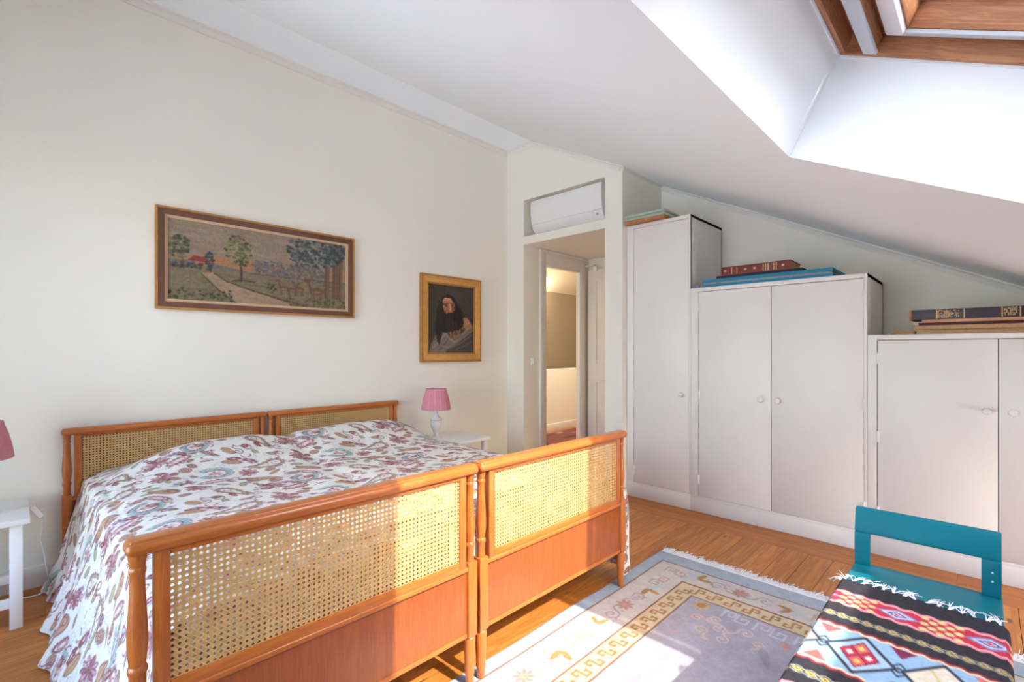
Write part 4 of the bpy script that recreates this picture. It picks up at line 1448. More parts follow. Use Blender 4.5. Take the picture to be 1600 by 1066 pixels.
# shawl
cv.poly([(fx(.02), fy(1)), (fx(.06), fy(.88)), (fx(.18), fy(.72)), (fx(.34), fy(.66)), (fx(.50), fy(.78)), (fx(.72), fy(.70)), (fx(.96), fy(.56)), (cw, fy(.6)), (cw, ch), (0, ch)], (122, 108, 94), 1)
cv.poly([(fx(.40), fy(.68)), (fx(.62), fy(.62)), (fx(.80), fy(.60)), (fx(.60), fy(.78)), (fx(.54), fy(.80))], (142, 100, 72), 1)
cv.poly([(fx(.40), fy(.96)), (fx(.66), fy(.84)), (fx(1), fy(.66)), (cw, ch), (fx(.36), ch)], (70, 62, 56), 0.9)
for (a, b, c_, d_, w_, cl_) in ((.10, .92, .36, .72, .014, (158, 142, 126)), (.22, .96, .44, .78, .012, (96, 84, 74)), (.34, .70, .56, .84, .012, (160, 142, 124)), (.56, .84, .94, .60, .016, (152, 136, 120)), (.50, .92, .96, .72, .012, (112, 100, 90)),
                               (.60, .94, .98, .82, .012, (104, 94, 86)), (.12, .86, .20, .76, .010, (150, 134, 118)), (.62, .80, .90, .64, .008, (98, 84, 74)), (.30, .90, .48, .90, .010, (150, 134, 118))):
    cv.line([(fx(a), fy(b)), (fx((a + c_) / 2), fy((b + d_) / 2 + .02)), (fx(c_), fy(d_))], w_, cl_, 0.85)
# shoulder
cv.poly([(fx(.76), fy(.48)), (fx(.84), fy(.46)), (fx(.95), fy(.56)), (fx(.92), fy(.62)), (fx(.82), fy(.66)), (fx(.76), fy(.58))], (166, 114, 78), 1)
cv.disc(fx(.86), fy(.53), .022, .026, (186, 134, 96), 0.7)
# hair and beard
cv.poly([(fx(.30), fy(.18)), (fx(.42), fy(.13)), (fx(.54), fy(.16)), (fx(.64), fy(.26)), (fx(.74), fy(.38)), (fx(.76), fy(.56)), (fx(.66), fy(.66)), (fx(.50), fy(.66)), (fx(.40), fy(.70)), (fx(.30), fy(.70)), (fx(.24), fy(.88)), (fx(.18), fy(.82)), (fx(.15), fy(.60)), (fx(.20), fy(.38))], HAIR, 1)
# face
cv.poly([(fx(.31), fy(.22)), (fx(.36), fy(.185)), (fx(.48), fy(.19)), (fx(.56), fy(.27)), (fx(.57), fy(.36)), (fx(.50), fy(.43)), (fx(.42), fy(.45)), (fx(.35), fy(.40)), (fx(.30), fy(.31))], (184, 118, 80), 1)
cv.poly([(fx(.31), fy(.22)), (fx(.36), fy(.185)), (fx(.48), fy(.19)), (fx(.50), fy(.245)), (fx(.36), fy(.26))], (206, 146, 106), 0.9)
cv.line([(fx(.33), fy(.285)), (fx(.42), fy(.275))], .011, (86, 52, 38), 0.9)
cv.line([(fx(.48), fy(.265)), (fx(.54), fy(.275))], .011, (86, 52, 38), 0.9)
cv.disc(fx(.385), fy(.305), .014, .008, (60, 38, 30), 0.9)
cv.disc(fx(.515), fy(.298), .012, .008, (60, 38, 30), 0.9)
cv.poly([(fx(.455), fy(.27)), (fx(.475), fy(.27)), (fx(.505), fy(.36)), (fx(.455), fy(.37))], (214, 154, 114), 0.95)
cv.line([(fx(.50), fy(.30)), (fx(.515), fy(.36))], .008, (120, 68, 48), 0.8)
cv.disc(fx(.38), fy(.37), .020, .022, (206, 116, 84), 0.7)
cv.disc(fx(.53), fy(.36), .012, .020, (150, 86, 60), 0.7)
cv.poly([(fx(.36), fy(.44)), (fx(.44), fy(.40)), (fx(.54), fy(.40)), (fx(.60), fy(.44)), (fx(.62), fy(.60)), (fx(.52), fy(.70)), (fx(.40), fy(.62))], DARK, 1)
cv.line([(fx(.43), fy(.435)), (fx(.52), fy(.43))], .007, (110, 60, 46), 0.8)
for i in range(30):
    a = rng.uniform(.2, .7)
    cv.line([(fx(a), fy(rng.uniform(.3, .5))), (fx(a + rng.uniform(-.05, .03)), fy(rng.uniform(.55, .72)))], .004, [(46, 36, 30), (24, 18, 16)][i % 2], 0.6)
for i in range(90):          # loose wavy hair along both sides and the beard
    sd = i % 3
    x0_ = (rng.uniform(.19, .33), rng.uniform(.56, .74), rng.uniform(.36, .64))[sd]
    y0_ = (rng.uniform(.24, .5), rng.uniform(.26, .5), rng.uniform(.44, .56))[sd]
    tt = np.linspace(0, 1, 7)
    xx_ = x0_ + (-.04, .03, 0)[sd] * tt + .018 * np.sin(tt * 9 + i)
    yy_ = y0_ + tt * rng.uniform(.12, .26)
    cv.line(np.stack([xx_ * cw, yy_ * ch], 1), .006, [(44, 34, 28), (26, 20, 18), (58, 44, 36)][i % 3], 0.7)
cv.line([(fx(.345), fy(.235)), (fx(.47), fy(.225))], .005, (150, 92, 64), 0.6)
cv.line([(fx(.36), fy(.255)), (fx(.46), fy(.245))], .004, (150, 92, 64), 0.5)
cv.noise(0.008, 4)
picture_canvas(cv, qx0 + 0.078, qx1 - 0.078, qz0 + 0.078, qz1 - 0.078, YA - 0.0112, pp)


# ------------------------------------------------------------------ nightstands and lamps
def nightstand(label, x0, x1, y0, y1, zt):
    n = empty('nightstand', ((x0 + x1) / 2, (y0 + y1) / 2, 0))
    tag(n, label, 'nightstand', 'white nightstands either side of the beds')
    MB().box(x0, x1, y0, y1, zt - 0.022, zt).build('table_top', M['white'], n, 0.002)
    t = 0.040
    for (a, b) in ((x0 + 0.022, y0 + 0.02), (x1 - 0.022 - t, y0 + 0.02), (x0 + 0.022, y1 - 0.02 - t), (x1 - 0.022 - t, y1 - 0.02 - t)):
        MB().box(a, a + t, b, b + t, 0, zt - 0.022).build('leg', M['white'], n, 0.002)
    ap = MB().box(x0 + 0.03, x1 - 0.03, y1 - 0.05, y1 - 0.03, zt - 0.075, zt - 0.022)
    ap.build('apron', M['white'], n)
    for yy in (y0 + 0.04, y1 - 0.055):
        MB().box(x0 + 0.03, x1 - 0.03, yy, yy + 0.018, 0.085, 0.125).build('stretcher', M['white'], n, 0.002)
    for xx in (x0 + 0.033, x1 - 0.051):
        MB().box(xx, xx + 0.018, y0 + 0.06, y1 - 0.06, 0.085, 0.125).build('stretcher', M['white'], n, 0.002)
    return n


nightstand('white nightstand at the picture edge with a lamp cord trailing off it', -0.44, 0.043, 2.905, 3.315, 0.462)
nightstand('white nightstand in the corner by the passage, half hidden by the bed', 2.262, 2.735, 2.905, 3.315, 0.462)


def table_lamp(label, cx, cy, z0):
    l = empty('table_lamp', (cx, cy, z0))
    tag(l, label, 'lamp', 'pink table lamps')
    b = [(0.052, 0), (0.052, 0.012), (0.046, 0.018), (0.030, 0.024), (0.018, 0.036), (0.016, 0.046), (0.022, 0.056), (0.021, 0.062), (0.030, 0.080), (0.041, 0.105), (0.045, 0.135), (0.044, 0.155), (0.047, 0.160), (0.047, 0.168), (0.041, 0.174), (0.024, 0.188), (0.016, 0.196), (0.018, 0.206), (0.013, 0.216), (0.011, 0.245)]
    MB().lathe(b, (cx, cy, z0), 24).build('urn_base', M['porc'], l)
    MB().lathe([(0.0455, 0.158), (0.0478, 0.1605), (0.0478, 0.1625), (0.0455, 0.165)], (cx, cy, z0), 24).build('gilt_band', M['brass'], l)
    MB().lathe([(0.010, 0.24), (0.014, 0.242), (0.014, 0.275), (0.010, 0.28)], (cx, cy, z0), 14).build('socket', M['brass'], l)
    zb_, zt_ = z0 + 0.243, z0 + 0.408
    rip = lambda a, i: 0.016 * math.sin(a * 30) + 0.012 * math.sin(a * 17 + 1)
    pr = [(0.114, 0), (0.112, 0.02), (0.106, 0.06), (0.095, 0.11), (0.084, 0.145), (0.080, 0.165), (0.077, 0.165), (0.081, 0.143), (0.092, 0.108), (0.103, 0.06), (0.109, 0.02), (0.111, 0.0)]
    sh = MB().lathe(pr + [pr[0]], (cx, cy, zb_), 120, rip)
    n_ = len(pr) + 1
    sh.f = [f for f in sh.f if len(f) == 4]
    sh.build('shade', M['pink'], l, 0, 2, False, 60)
    sp = MB()
    for k_ in range(3):
        a = 2 * PI * k_ / 3
        sp.tube([(cx, cy, zt_ - 0.02), (cx + 0.079 * math.cos(a), cy + 0.079 * math.sin(a), zt_ - 0.008)], 0.0015, 5)
    sp.tube([(cx, cy, z0 + 0.27), (cx, cy, zt_ - 0.012)], 0.003, 6)
    sp.build('shade_carrier', M['brass'], l)
    return l


table_lamp('pink pleated table lamp standing under the dark portrait', 2.335, 3.12, 0.462)
table_lamp('pink pleated table lamp cut by the left picture edge', -0.120, 3.09, 0.462)

# cord with in-line switch
cd = empty('lamp_cord', (0.06, 3.18, 0.0))
tag(cd, 'white lamp cord with switch hanging off the nightstand to the floor', 'cord')
MB().tube([(-0.10, 3.05, 0.467), (-0.05, 3.06, 0.467), (0.0, 3.09, 0.467), (0.035, 3.12, 0.468), (0.052, 3.15, 0.455)], 0.0028, 8).build('cable', M['white'], cd)
MB().tube([(0.088, 3.20, 0.385), (0.088, 3.215, 0.33), (0.083, 3.22, 0.27), (0.096, 3.23, 0.20), (0.104, 3.24, 0.12), (0.112, 3.26, 0.05), (0.10, 3.265, 0.012), (0.08, 3.25, 0.004), (0.05, 3.245, 0.004), (0.02, 3.26, 0.004), (-0.10, 3.30, 0.004)], 0.0028, 8).build('cable', M['white'], cd)
b_ = MB().box(-0.011, 0.011, -0.009, 0.009, -0.032, 0.032)
rr = Matrix.Translation((0.071, 3.175, 0.418)) @ Matrix.Rotation(0.55, 4, 'Y').inverted() @ Matrix.Rotation(-0.35, 4, 'X')
b_.v = [tuple(rr @ Vector(p)) for p in b_.v]
b_.build('switch_body', M['white'], cd, 0.004, 3)
b_ = MB().box(0.010, 0.022, -0.003, 0.003, -0.004, 0.008)
b_.v = [tuple(rr @ Vector(p)) for p in b_.v]
b_.build('thumb_wheel', M['white'], cd, 0.001)

# ------------------------------------------------------------------ rug
RX0, RX1, RY0, RY1 = 0.18, 2.632, -0.40, 1.352
RW, RL = RX1 - RX0, RY1 - RY0
BLUE, CRM, BRN, GLD, TANL, ROSE, MAUV, FIELD = (160, 168, 178), (192, 182, 172), (128, 86, 62), (160, 116, 58), (200, 178, 144), (174, 124, 110), (152, 132, 142), (160, 156, 166)
rc = Canvas(RW, RL, 0.0036, BLUE)       # u from the fringed end (x = RX1), v from the bed side (y = RY1)
E1, S1, E2, S2, E3, S3 = 0.122, 0.076, 0.292, 0.268, 0.384, 0.352


def ring(e, s, col):
    rc.rect(e, RW - e, s, RL - s, col)


ring(E1 - 0.004, S1 - 0.004, BRN)
ring(E1 + 0.004, S1 + 0.004, CRM)
ring(E2 - 0.010, S2 - 0.010, BRN)
ring(E2, S2, TANL)
ring(E3, S3, BRN)
ring(E3 + 0.009, S3 + 0.009, FIELD)
# meander: S-shaped keys
def meander_unit(o, du, dv, w, L):
    """S key in a band: o origin, du along band, dv across band (unit vectors)"""
    pts = [(0.02, 0.72), (0.02, 0.28), (0.46, 0.28), (0.46, 0.74), (0.98, 0.74), (0.98, 0.26), (0.62, 0.26), (0.62, 0.52), (0.82, 0.52)]
    pts = [(0.30, 0.52), (0.18, 0.52), (0.18, 0.78), (0.52, 0.78), (0.52, 0.22), (0.86, 0.22), (0.86, 0.48), (0.72, 0.48)]
    P = [(o[0] + du[0] * a * L + dv[0] * b * w, o[1] + du[1] * a * L + dv[1] * b * w) for a, b in pts]
    rc.line(P, 0.0085, BRN, 0.9)
    rc.line(P, 0.0050, GLD, 1.0)


bw_e, bw_s = E3 - E2, S3 - S2
L_ = 0.082
n_ = int((RL - 2 * S2 - 0.06) / L_)
for i in range(n_):
    meander_unit((E2, S2 + 0.05 + i * L_), (0, 1), (1, 0), bw_e, L_)
n_ = int((RW - 2 * E2 - 0.06) / L_)
for i in range(n_):
    meander_unit((E2 + 0.05 + i * L_, S2), (1, 0), (0, 1), bw_s, L_)
    meander_unit((E2 + 0.05 + i * L_, RL - S3), (1, 0), (0, 1), bw_s, L_)


def rug_flower(u, v, s, col, rot=0):
    for i in range(8):
        a = 2 * PI * i / 8 + rot
        rc.disc(u + .55 * s * math.cos(a), v + .5 * s * math.sin(a), .30 * s, .17 * s, col, 0.75, a)
        rc.line([(u + .2 * s * math.cos(a), v + .2 * s * math.sin(a)), (u + .8 * s * math.cos(a), v + .75 * s * math.sin(a))], .004, (172, 116, 104), 0.7)
    rc.disc(u, v, .22 * s, .2 * s, (196, 140, 110), 0.9)


def rug_scroll(u, v, s, rot, col, fl=1):
    P = spiral(1.35, 26, 0.5)
    P[:, 1] *= fl
    rc.line(xf(P, (u, v), s, rot), .0065, col, 0.8)
    q = np.stack([np.linspace(.5, 1.3, 12), fl * -.4 * np.sin(np.linspace(0, 2.8, 12))], 1)
    rc.line(xf(q, (u, v), s, rot), .0065, col, 0.8)


def rug_butterfly(u, v, s, rot):
    for k_, c_ in ((.7, GLD), (-.5, GLD), (2.0, (170, 184, 190))):
        P = lens_pts(.18, 10) * [1.0, 1.0] + [.45, 0]
        rc.poly(xf(xf(P, (0, 0), 1, k_), (u, v), s, rot), c_, 0.85)
    rc.disc(u, v, .1 * s, .1 * s, (168, 150, 120), 0.9)


def rug_key(u, v, s, rot, col):
    P = np.array([(-.5, -.4), (-.5, .4), (.1, .4), (.1, -.1), (-.22, -.1), (-.22, .15)])
    Q = np.array([(.25, .4), (.25, -.4), (.85, -.4), (.85, .15), (.52, .15), (.52, -.12)])
    for a in (P, Q):
        rc.line(xf(a, (u, v), s, rot), .0075, col, 0.85)


def border_run(n, length, place):
    """motifs repeated along a border; place(t, off) -> (u, v, rotation)"""
    t = 0.10
    i = 0
    while t < length - 0.1:
        k_ = i % 6
        u, v, r = place(t)
        if k_ == 0:
            rug_key(u, v, .075, r, (172, 140, 118)); t += .13
        elif k_ == 1:
            rug_butterfly(u, v, .075, r + .6); t += .10
        elif k_ in (2, 4):
            rug_scroll(u, v, .07, r + (0 if k_ == 2 else PI), MAUV, 1 if k_ == 2 else -1)
            u2, v2, _ = place(t + .03)
            rug_scroll(u2, v2, .045, r + 2, (190, 168, 172)); t += .11
        elif k_ == 3:
            rug_flower(u, v, .052, ROSE); t += .11
        else:
            rug_butterfly(u, v, .065, r + 3.4); t += .12
        for _ in range(3):
            q = place(t - rng.uniform(0, .1))
            rc.disc(q[0] + rng.uniform(-.04, .04), q[1] + rng.uniform(-.04, .04), .006, .006, [(170, 130, 90), MAUV, (166, 180, 186)][_], 0.7)
        i += 1


me_, ms_ = (E1 + E2) / 2, (S1 + S2) / 2
border_run(0, RL - 2 * S1, lambda t: (me_, S1 + t, PI / 2))
border_run(0, RW - 2 * E1 - .12, lambda t: (E1 + .12 + t, ms_, 0))
border_run(0, RW - 2 * E1, lambda t: (E1 + t, RL - ms_, 0))
# field corner: gold blossom, key fret and scrolls, a dark oval patch
rug_flower(E3 + .06, S3 + .075, .055, (196, 160, 104))
rc.disc(E3 + .06, S3 + .075, .022, .02, GLD, 0.9)
for (u, v, s, r, c_) in ((.055, .21, .075, PI / 2, (196, 194, 204)), (.062, .35, .085, PI / 2, (198, 194, 202)), (.06, .50, .08, PI / 2, (196, 192, 200)), (.20, .045, .085, 0, (176, 156, 152)), (.33, .05, .095, 0, (176, 156, 150)), (.47, .045, .08, 0, (178, 158, 152))):
    rug_key(E3 + u, S3 + v, s, r, c_)
for i, (u, v, s, r) in enumerate(((.13, .17, .05, .4), (.17, .10, .05, 2.2), (.19, .20, .06, 3.9), (.25, .15, .055, 1.0), (.15, .30, .06, 5.0), (.20, .36, .05, .2), (.26, .24, .05, 2.9))):
    rug_scroll(E3 + u, S3 + v, s, r, (206, 172, 150) if i % 2 else (204, 178, 164), 1 if i % 2 else -1)
rug_flower(E3 + .14, S3 + .44, .03, (206, 158, 146))
rug_flower(RW / 2, RL / 2, .16, (196, 170, 150))
for i in range(10):
    a = 2 * PI * i / 10
    rug_scroll(RW / 2 + .24 * math.cos(a), RL / 2 + .2 * math.sin(a), .06, a, (200, 176, 162))
rc.disc(E3 + .26, S3 + .40, .055, .018, (140, 136, 146), 0.7, 0.45)
rc.disc(E3 + .30, S3 + .42, .03, .012, (146, 140, 148), 0.6, 0.45)
rc.noise(0.10, 3)
rc.noise(0.03, 3)
rc.noise(0.006, 4)
nu, nvv = int(RW / 0.0042), int(RL / 0.0042)
Ug, Vg = np.meshgrid(np.linspace(0, RW, nu), np.linspace(0, RL, nvv))
edge = np.minimum.reduce([Ug, RW - Ug, Vg, RL - Vg])
Zg = 0.0105 - 0.0085 * np.exp(-edge / 0.004) + 0.0007 * np.sin(Ug * 60) * np.sin(Vg * 47)
rugo = empty('area_rug', ((RX0 + RX1) / 2, (RY0 + RY1) / 2, 0))
tag(rugo, 'pale blue-grey wool rug with cream floral border, gold key pattern and white fringe', 'rug')
Pg = np.stack([RX1 - Ug, RY1 - Vg + 0.004 * np.sin(Ug * 9) * np.exp(-Vg / .1), Zg], -1)
grid_mesh('pile', Pg, rc.sample(Ug, Vg), M['rug'], rugo)
fr_ = MB()
fr_.box(RX1 - 0.001, RX1 + 0.026, RY0 + 0.003, RY1 - 0.003, 0.0006, 0.006)
for i in range(1500):
    yy = RY0 + 0.004 + (RL - 0.008) * (i + rng.uniform(-.4, .4)) / 1500
    ln = rng.uniform(0.012, 0.046) + (0.03 if rng.random() < 0.12 else 0) + 0.010 * math.sin(i * 0.021) * math.sin(i * 0.067)
    dy = rng.normal(0, 0.018)
    hz = rng.uniform(0.002, 0.010)
    fr_.tube([(RX1 + 0.012, yy, 0.004), (RX1 + 0.02 + ln * .5, yy + dy * .5, 0.003 + hz), (RX1 + 0.02 + ln, yy + dy + rng.normal(0, .006), 0.0025 + hz * rng.uniform(0, .8))], 0.0016, 4, 0.7)
f_ = fr_.build('fringe', M['fringe'], rugo)
f_['kind'] = 'stuff'

# ------------------------------------------------------------------ teal bench
BX0, BX1, BY0, BY1, BZ = 0.52, 1.905, -0.036, 0.300, 0.496
bn = empty('bench', ((BX0 + BX1) / 2, (BY0 + BY1) / 2, 0.0122))
tag(bn, 'small teal painted bench with a cut-out end rail, half covered by a kilim', 'bench')
MB().box(BX0, BX1, BY0, BY1, BZ - 0.024, BZ).build('seat', M['teal'], bn, 0.004)
for xx in (BX0 + 0.01, BX1 - 0.05):
    for yy in (BY0 + 0.006, BY1 - 0.046):
        MB().box(xx, xx + 0.040, yy, yy + 0.040, 0.0122, BZ - 0.024).build('leg', M['teal'], bn, 0.003)
for yy in (BY0 + 0.012, BY1 - 0.030):
    MB().box(BX0 + 0.05, BX1 - 0.05, yy, yy + 0.018, BZ - 0.085, BZ - 0.024).build('apron', M['teal'], bn, 0.002)


def end_rail(xa, sgn):
    """curved end board with a hand opening"""
    zb_, zt_ = BZ - 0.002, BZ + 0.176
    y0_, y1_ = BY0 + 0.002, BY1 - 0.002
    zo0, zo1 = BZ + 0.002, BZ + 0.102
    st = 0.040

    def off(z):
        t = (z - zb_) / (zt_ - zb_)
        return sgn * (-0.012 * t + 0.030 * t ** 3)

    def slab(ya, yb, za, zb2, n=8):
        mb = MB()
        zz = np.linspace(za, zb2, n)
        vs, fs = [], []
        for q in zz:
            x = xa + off(q)
            vs += [(x - 0.009, ya, q), (x + 0.009, ya, q), (x + 0.009, yb, q), (x - 0.009, yb, q)]
        for i in range(n - 1):
            a, b = 4 * i, 4 * i + 4
            for k_ in range(4):
                m = (k_ + 1) % 4
                fs.append((a + k_, a + m, b + m, b + k_))
        fs += [(3, 2, 1, 0), tuple(4 * (n - 1) + k_ for k_ in range(4))]
        return mb.add(vs, fs)
    slab(y0_, y1_, zo1, zt_).build('end_rail', M['teal'], bn, 0.003)
    slab(y0_, y0_ + st, zb_, zo1).build('upright', M['teal'], bn, 0.002)
    slab(y1_ - st, y1_, zb_, zo1).build('upright', M['teal'], bn, 0.002)


end_rail(BX1 - 0.016, 1)
end_rail(BX0 + 0.016, -1)
for zz in (0.045, 0.070):
    s_ = MB().lathe([(0.0028, 0), (0.0026, 0.0012), (0, 0.0016)], (0, 0, 0), 10)
    s_.v = [(BX1 - 0.0262 - p[2] - 0.012 * (zz / .178), BY0 + 0.020 + p[0], BZ + zz + p[1]) for p in s_.v]
    s_.build('screw_head', M['alu'], bn)

# ------------------------------------------------------------------ kilim on the bench
KL, KOV = 1.08, 0.15
KX = 1.728
flat = BY1 - BY0
KWid = flat + 2 * KOV
BLK, RED, PNK, YEL, KBL, KWH, WINE, CORAL = (38, 34, 40), (190, 38, 60), (222, 128, 138), (206, 180, 92), (140, 172, 198), (222, 214, 204), (116, 28, 62), (214, 90, 84)
kc = Canvas(KL, KWid, 0.0026, BLK)


def wavy(u, col, w, amp=.004, lam=.036, ph=0.0, al=1.0):
    vv = np.arange(0, KWid + .01, .004)
    kc.line(np.stack([u + amp * np.sin(2 * PI * vv / lam + ph), vv], 1), w, col, al)


def red_band(u0):
    kc.rect(u0, u0 + .088, 0, KWid, RED)
    wavy(u0, PNK, .008)
    wavy(u0 + .088, PNK, .008)
    wavy(u0 + .006, (232, 200, 190), .003)
    wavy(u0 + .082, (232, 200, 190), .003)
    v = .035
    k_ = 0
    while v < KWid:
        if k_ % 2 == 0:
            for i in range(5):
                for j in range(5):
                    if (i + j) % 2 == 0:
                        kc.disc(u0 + .012 + i * .016, v - .032 + j * .016, .009, .009, (206, 196, 130), 1)
        else:
            c = (u0 + .044, v)
            for s, cl_ in ((.040, (128, 122, 160)), (.030, (190, 196, 216)), (.020, (110, 84, 130)), (.011, KWH)):
                kc.poly([(c[0] - s * .75, c[1]), (c[0], c[1] + s * 1.15), (c[0] + s * .75, c[1]), (c[0], c[1] - s * 1.15)], cl_)
            kc.disc(c[0], c[1], .0045, .0045, RED)
        v += .085
        k_ += 1


def chain(u):
    v = .008
    while v < KWid:
        kc.poly([(u - .009, v), (u, v + .012), (u + .009, v), (u, v - .012)], YEL)
        kc.disc(u, v, .0035, .0035, (96, 70, 40))
        v += .026
    for s in (-1, 1):
        vv = np.arange(0, KWid, .0065)
        kc.line(np.stack([u + s * (.009 + .004 * np.cos(2 * PI * (vv - .008) / .026)), vv], 1), .0028, (196, 200, 190), .9)


def blue_field(u0, u1):
    kc.rect(u0, u1, 0, KWid, KBL)
    w = u1 - u0
    v = -.03
    k_ = 0
    while v < KWid + .1:
        c = ((u0 + u1) / 2, v)
        kc.poly([(u0 + .012, v), (c[0], v + .062), (u1 - .012, v), (c[0], v - .062)], (158, 184, 206) if k_ % 2 == 0 else (212, 200, 178))
        D = [(u0 + .014, v), (c[0], v + .064), (u1 - .014, v), (c[0], v - .064)]
        kc.line(D, .0075, (40, 44, 56), 1, True)
        if k_ % 2 == 0:
            kc.poly([(c[0] - .062, v), (c[0], v + .038), (c[0] + .062, v), (c[0], v - .038)], WINE)
            for (a, b, cl_) in ((-.030, 0, CORAL), (.030, 0, CORAL), (0, .018, RED), (0, -.018, RED)):
                kc.poly([(c[0] + a - .026, v + b), (c[0] + a, v + b + .016), (c[0] + a + .026, v + b), (c[0] + a, v + b - .016)], cl_)
                kc.poly([(c[0] + a - .013, v + b), (c[0] + a, v + b + .008), (c[0] + a + .013, v + b), (c[0] + a, v + b - .008)], YEL if b == 0 else KWH)
        else:
            kc.line([(u0 + .05, v - .02), (u1 - .05, v + .02)], .005, (190, 180, 110))
            kc.disc(c[0] - .02, v + .016, .016, .009, (236, 234, 230))
            kc.disc(c[0] + .02, v - .016, .016, .009, (236, 234, 230))
            kc.line([(c[0], v - .05), (c[0], v + .05)], .003, (196, 188, 130))
        # knots between the lozenges
        for q in (-.009, .009):
            kc.line([(c[0] + q - .018, v + .070), (c[0] + q, v + .082), (c[0] + q + .018, v + .070), (c[0] + q, v + .058)], .004, (40, 44, 56), 1, True)
        for uu, s in ((u0 + .028, 1), (u1 - .028, -1)):
            kc.poly([(uu - s * .018, v + .045), (uu + s * .022, v + .070), (uu - s * .018, v + .095)], [WINE, CORAL][k_ % 2])
        v += .140
        k_ += 1


red_band(.088)
chain(.246)
blue_field(.302, .500)
for u in (.302, .500):
    wavy(u - .004 if u < .4 else u + .004, (150, 34, 52), .007, .004, .03)
    wavy(u + .004 if u < .4 else u - .004, (224, 196, 150), .006, .004, .03)
chain(.556)
red_band(.615)
chain(.775)
blue_field(.83, 1.02)
kc.noise(.005, 6)
nu, nvv = int(KL / .0034), int(KWid / .0034)
ug, vg = np.linspace(0, KL, nu), np.linspace(0, KWid, nvv)
rad = 0.020
sec = []
for v in vg:
    w = v - KOV           # 0 .. flat on top
    if 0 <= w <= flat:
        yv, zv = BY1 - w, BZ + 0.003
    else:
        d = -w if w < 0 else w - flat
        if d < rad * PI / 2:
            a = d / rad
            dy, dz = rad * math.sin(a), rad * (1 - math.cos(a))
        else:
            dy, dz = rad + 0.02 * (d - rad * PI / 2), rad + (d - rad * PI / 2) * 0.98
        yv = (BY1 + dy - 0.010) if w < 0 else (BY0 - dy + 0.010)
        zv = BZ + 0.003 - dz
        if w < 0:
            yv = max(yv, BY1)
        else:
            yv = min(yv, BY0)
    sec.append((yv, zv))
sec = np.array(sec)
PK = np.zeros((nvv, nu, 3))
for j in range(nvv):
    yv, zv = sec[j]
    PK[j, :, 0] = KX - ug + 0.075 * (yv - BY0) * 0.9 - 0.03
    PK[j, :, 1] = yv + (0.006 * np.sin(ug * 14) if zv < BZ - 0.03 else 0)
    PK[j, :, 2] = zv + 0.0014 * (np.sin(ug * 23 + yv * 11) + 1)
UGm, VGm = np.meshgrid(ug, vg)
kl = empty('kilim', (1.32, 0.13, BZ))
tag(kl, 'striped kilim in black, red and blue with lozenges, draped over the teal bench', 'kilim')
grid_mesh('weave', PK, kc.sample(UGm, VGm), M['kilim'], kl, None, 0.0022)
ft = MB()
for i in range(15):
    yv = BY1 - 0.004 - (flat - 0.012) * i / 14
    xe = KX + 0.0675 * (yv - BY0) - 0.03
    ang0 = rng.normal(0, .5)
    for k_ in range(6):
        a = ang0 + rng.normal(0, .45)
        ln = rng.uniform(.022, .05)
        ft.tube([(xe - .006, yv + rng.normal(0, .002), BZ + .006), (xe + ln * .5 * math.cos(a), yv + ln * .5 * math.sin(a), BZ + .010), (xe + ln * math.cos(a), yv + ln * math.sin(a) + rng.normal(0, .004), BZ + .0035 + rng.uniform(0, .006))], .0014, 4, .6)
for i in range(7):
    a = rng.uniform(.4, 1.6)
    ln = rng.uniform(.02, .045)
    xe = KX + 0.0675 * flat - 0.03 - .012 * i * .3
    ft.tube([(xe, BY1 + .004, BZ + .004), (xe + .5 * ln * math.cos(a), BY1 + .004 + .5 * ln * math.sin(a), BZ + .003), (xe + ln * math.cos(a), BY1 + .004 + ln * math.sin(a), BZ - .012)], .0014, 4, .6)
f_ = ft.build('fringe', M['fringe'], kl)
f_['kind'] = 'stuff'

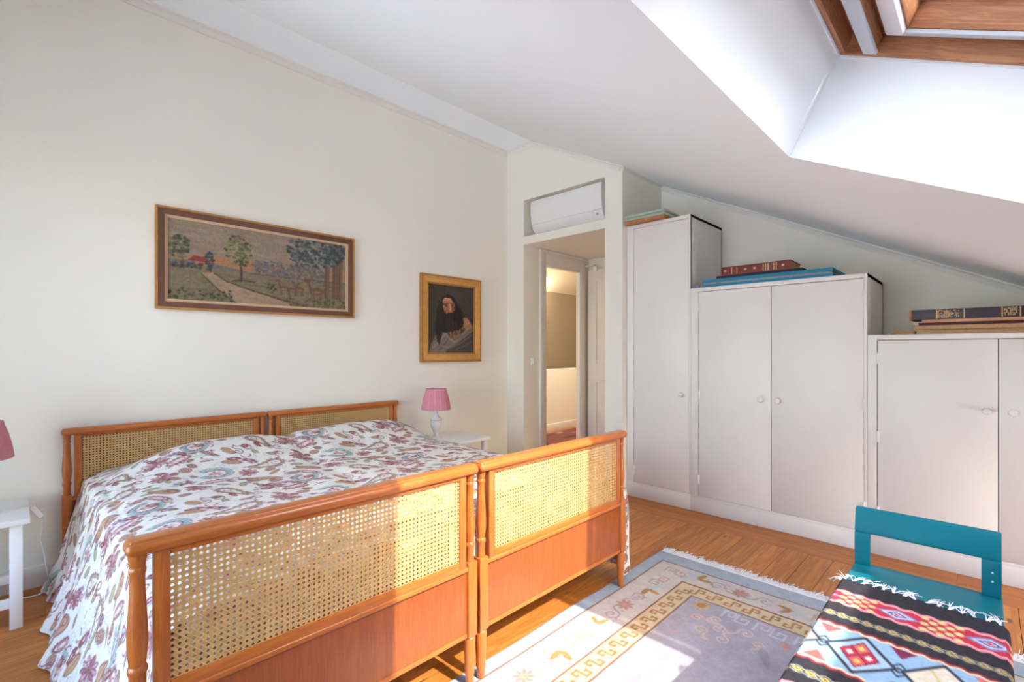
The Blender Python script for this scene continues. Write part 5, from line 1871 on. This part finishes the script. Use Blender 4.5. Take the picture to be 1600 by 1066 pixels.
# ------------------------------------------------------------------ things in the hall
hr = Canvas(2.6, 1.0, 0.02, (120, 70, 60))
for i in range(60):
    hr.disc(rng.uniform(0, 2.6), rng.uniform(0, 1), rng.uniform(.05, .22), rng.uniform(.02, .05), [(176, 140, 130), (80, 40, 42), (200, 176, 164), (110, 60, 54), (56, 40, 44)][i % 5], .9)
Xh, Yh = np.meshgrid(np.linspace(4.3, 6.9, 130), np.linspace(3.42, 4.40, 50))
hrug = grid_mesh('hall_runner', np.stack([Xh, Yh, np.full_like(Xh, .006)], -1), hr.sample(Xh - 4.3, Yh - 3.42), M['rug'], None, (5.6, 3.9, 0.0))
hrug.data.transform(Matrix.Identity(4))
tag(hrug, 'dark red patterned runner on the hall floor beyond the doorway', 'rug')

sc_ = empty('wall_sconce', (6.0, 5.40, 1.95))
tag(sc_, 'small warm wall lamp on the stair wall, hidden left of the doorway', 'lamp')
MB().box(5.97, 6.03, 5.385, 5.40, 1.90, 2.02).build('back_plate', M['brass'], sc_, 0.004)
glow, nt_, b_ = new_mat('warm_lamp_glass')
b_.inputs['Emission Color'].default_value = (1.0, 0.72, 0.45, 1)
b_.inputs['Emission Strength'].default_value = 6.0
MB().lathe([(0.02, 0), (0.05, 0.03), (0.06, 0.08), (0.05, 0.12), (0.045, 0.12)], (6.0, 5.32, 1.92), 20).build('glass_shade', glow, sc_)
pl_ = bpy.data.lights.new('sconce_bulb', 'POINT')
pl_.energy = 5
pl_.color = (1.0, 0.72, 0.45)
pl_.shadow_soft_size = 0.05
plo = bpy.data.objects.new('sconce_bulb', pl_)
COL.objects.link(plo)
plo.location = (6.0, 5.30, 2.10)

hl = empty('added_hall_lamp', (4.9, 3.6, 2.9))
tag(hl, 'added round white lamp standing in for hall daylight, out of sight above the doorway', 'lamp')
MB().lathe([(0.17, 0.05), (0.17, 0.02), (0.14, 0.0), (0.0, -0.02)], (4.9, 3.7, 2.85), 28).build('diffuser', M['white'], hl)
MB().lathe([(0.03, 0.0), (0.03, 0.20)], (4.9, 3.7, 2.90), 14).build('stem', M['white'], hl)
al_ = bpy.data.lights.new('hall_daylight_fill', 'AREA')  # added light in place of daylight falling into the hall from above
al_.shape = 'DISK'
al_.size = 0.3
al_.energy = 14
al_.color = (1.0, 0.93, 0.82)
alo = bpy.data.objects.new('hall_daylight_fill', al_)
COL.objects.link(alo)
alo.location = (4.9, 3.7, 2.80)
alo.rotation_euler = (0.15, -0.2, 0)
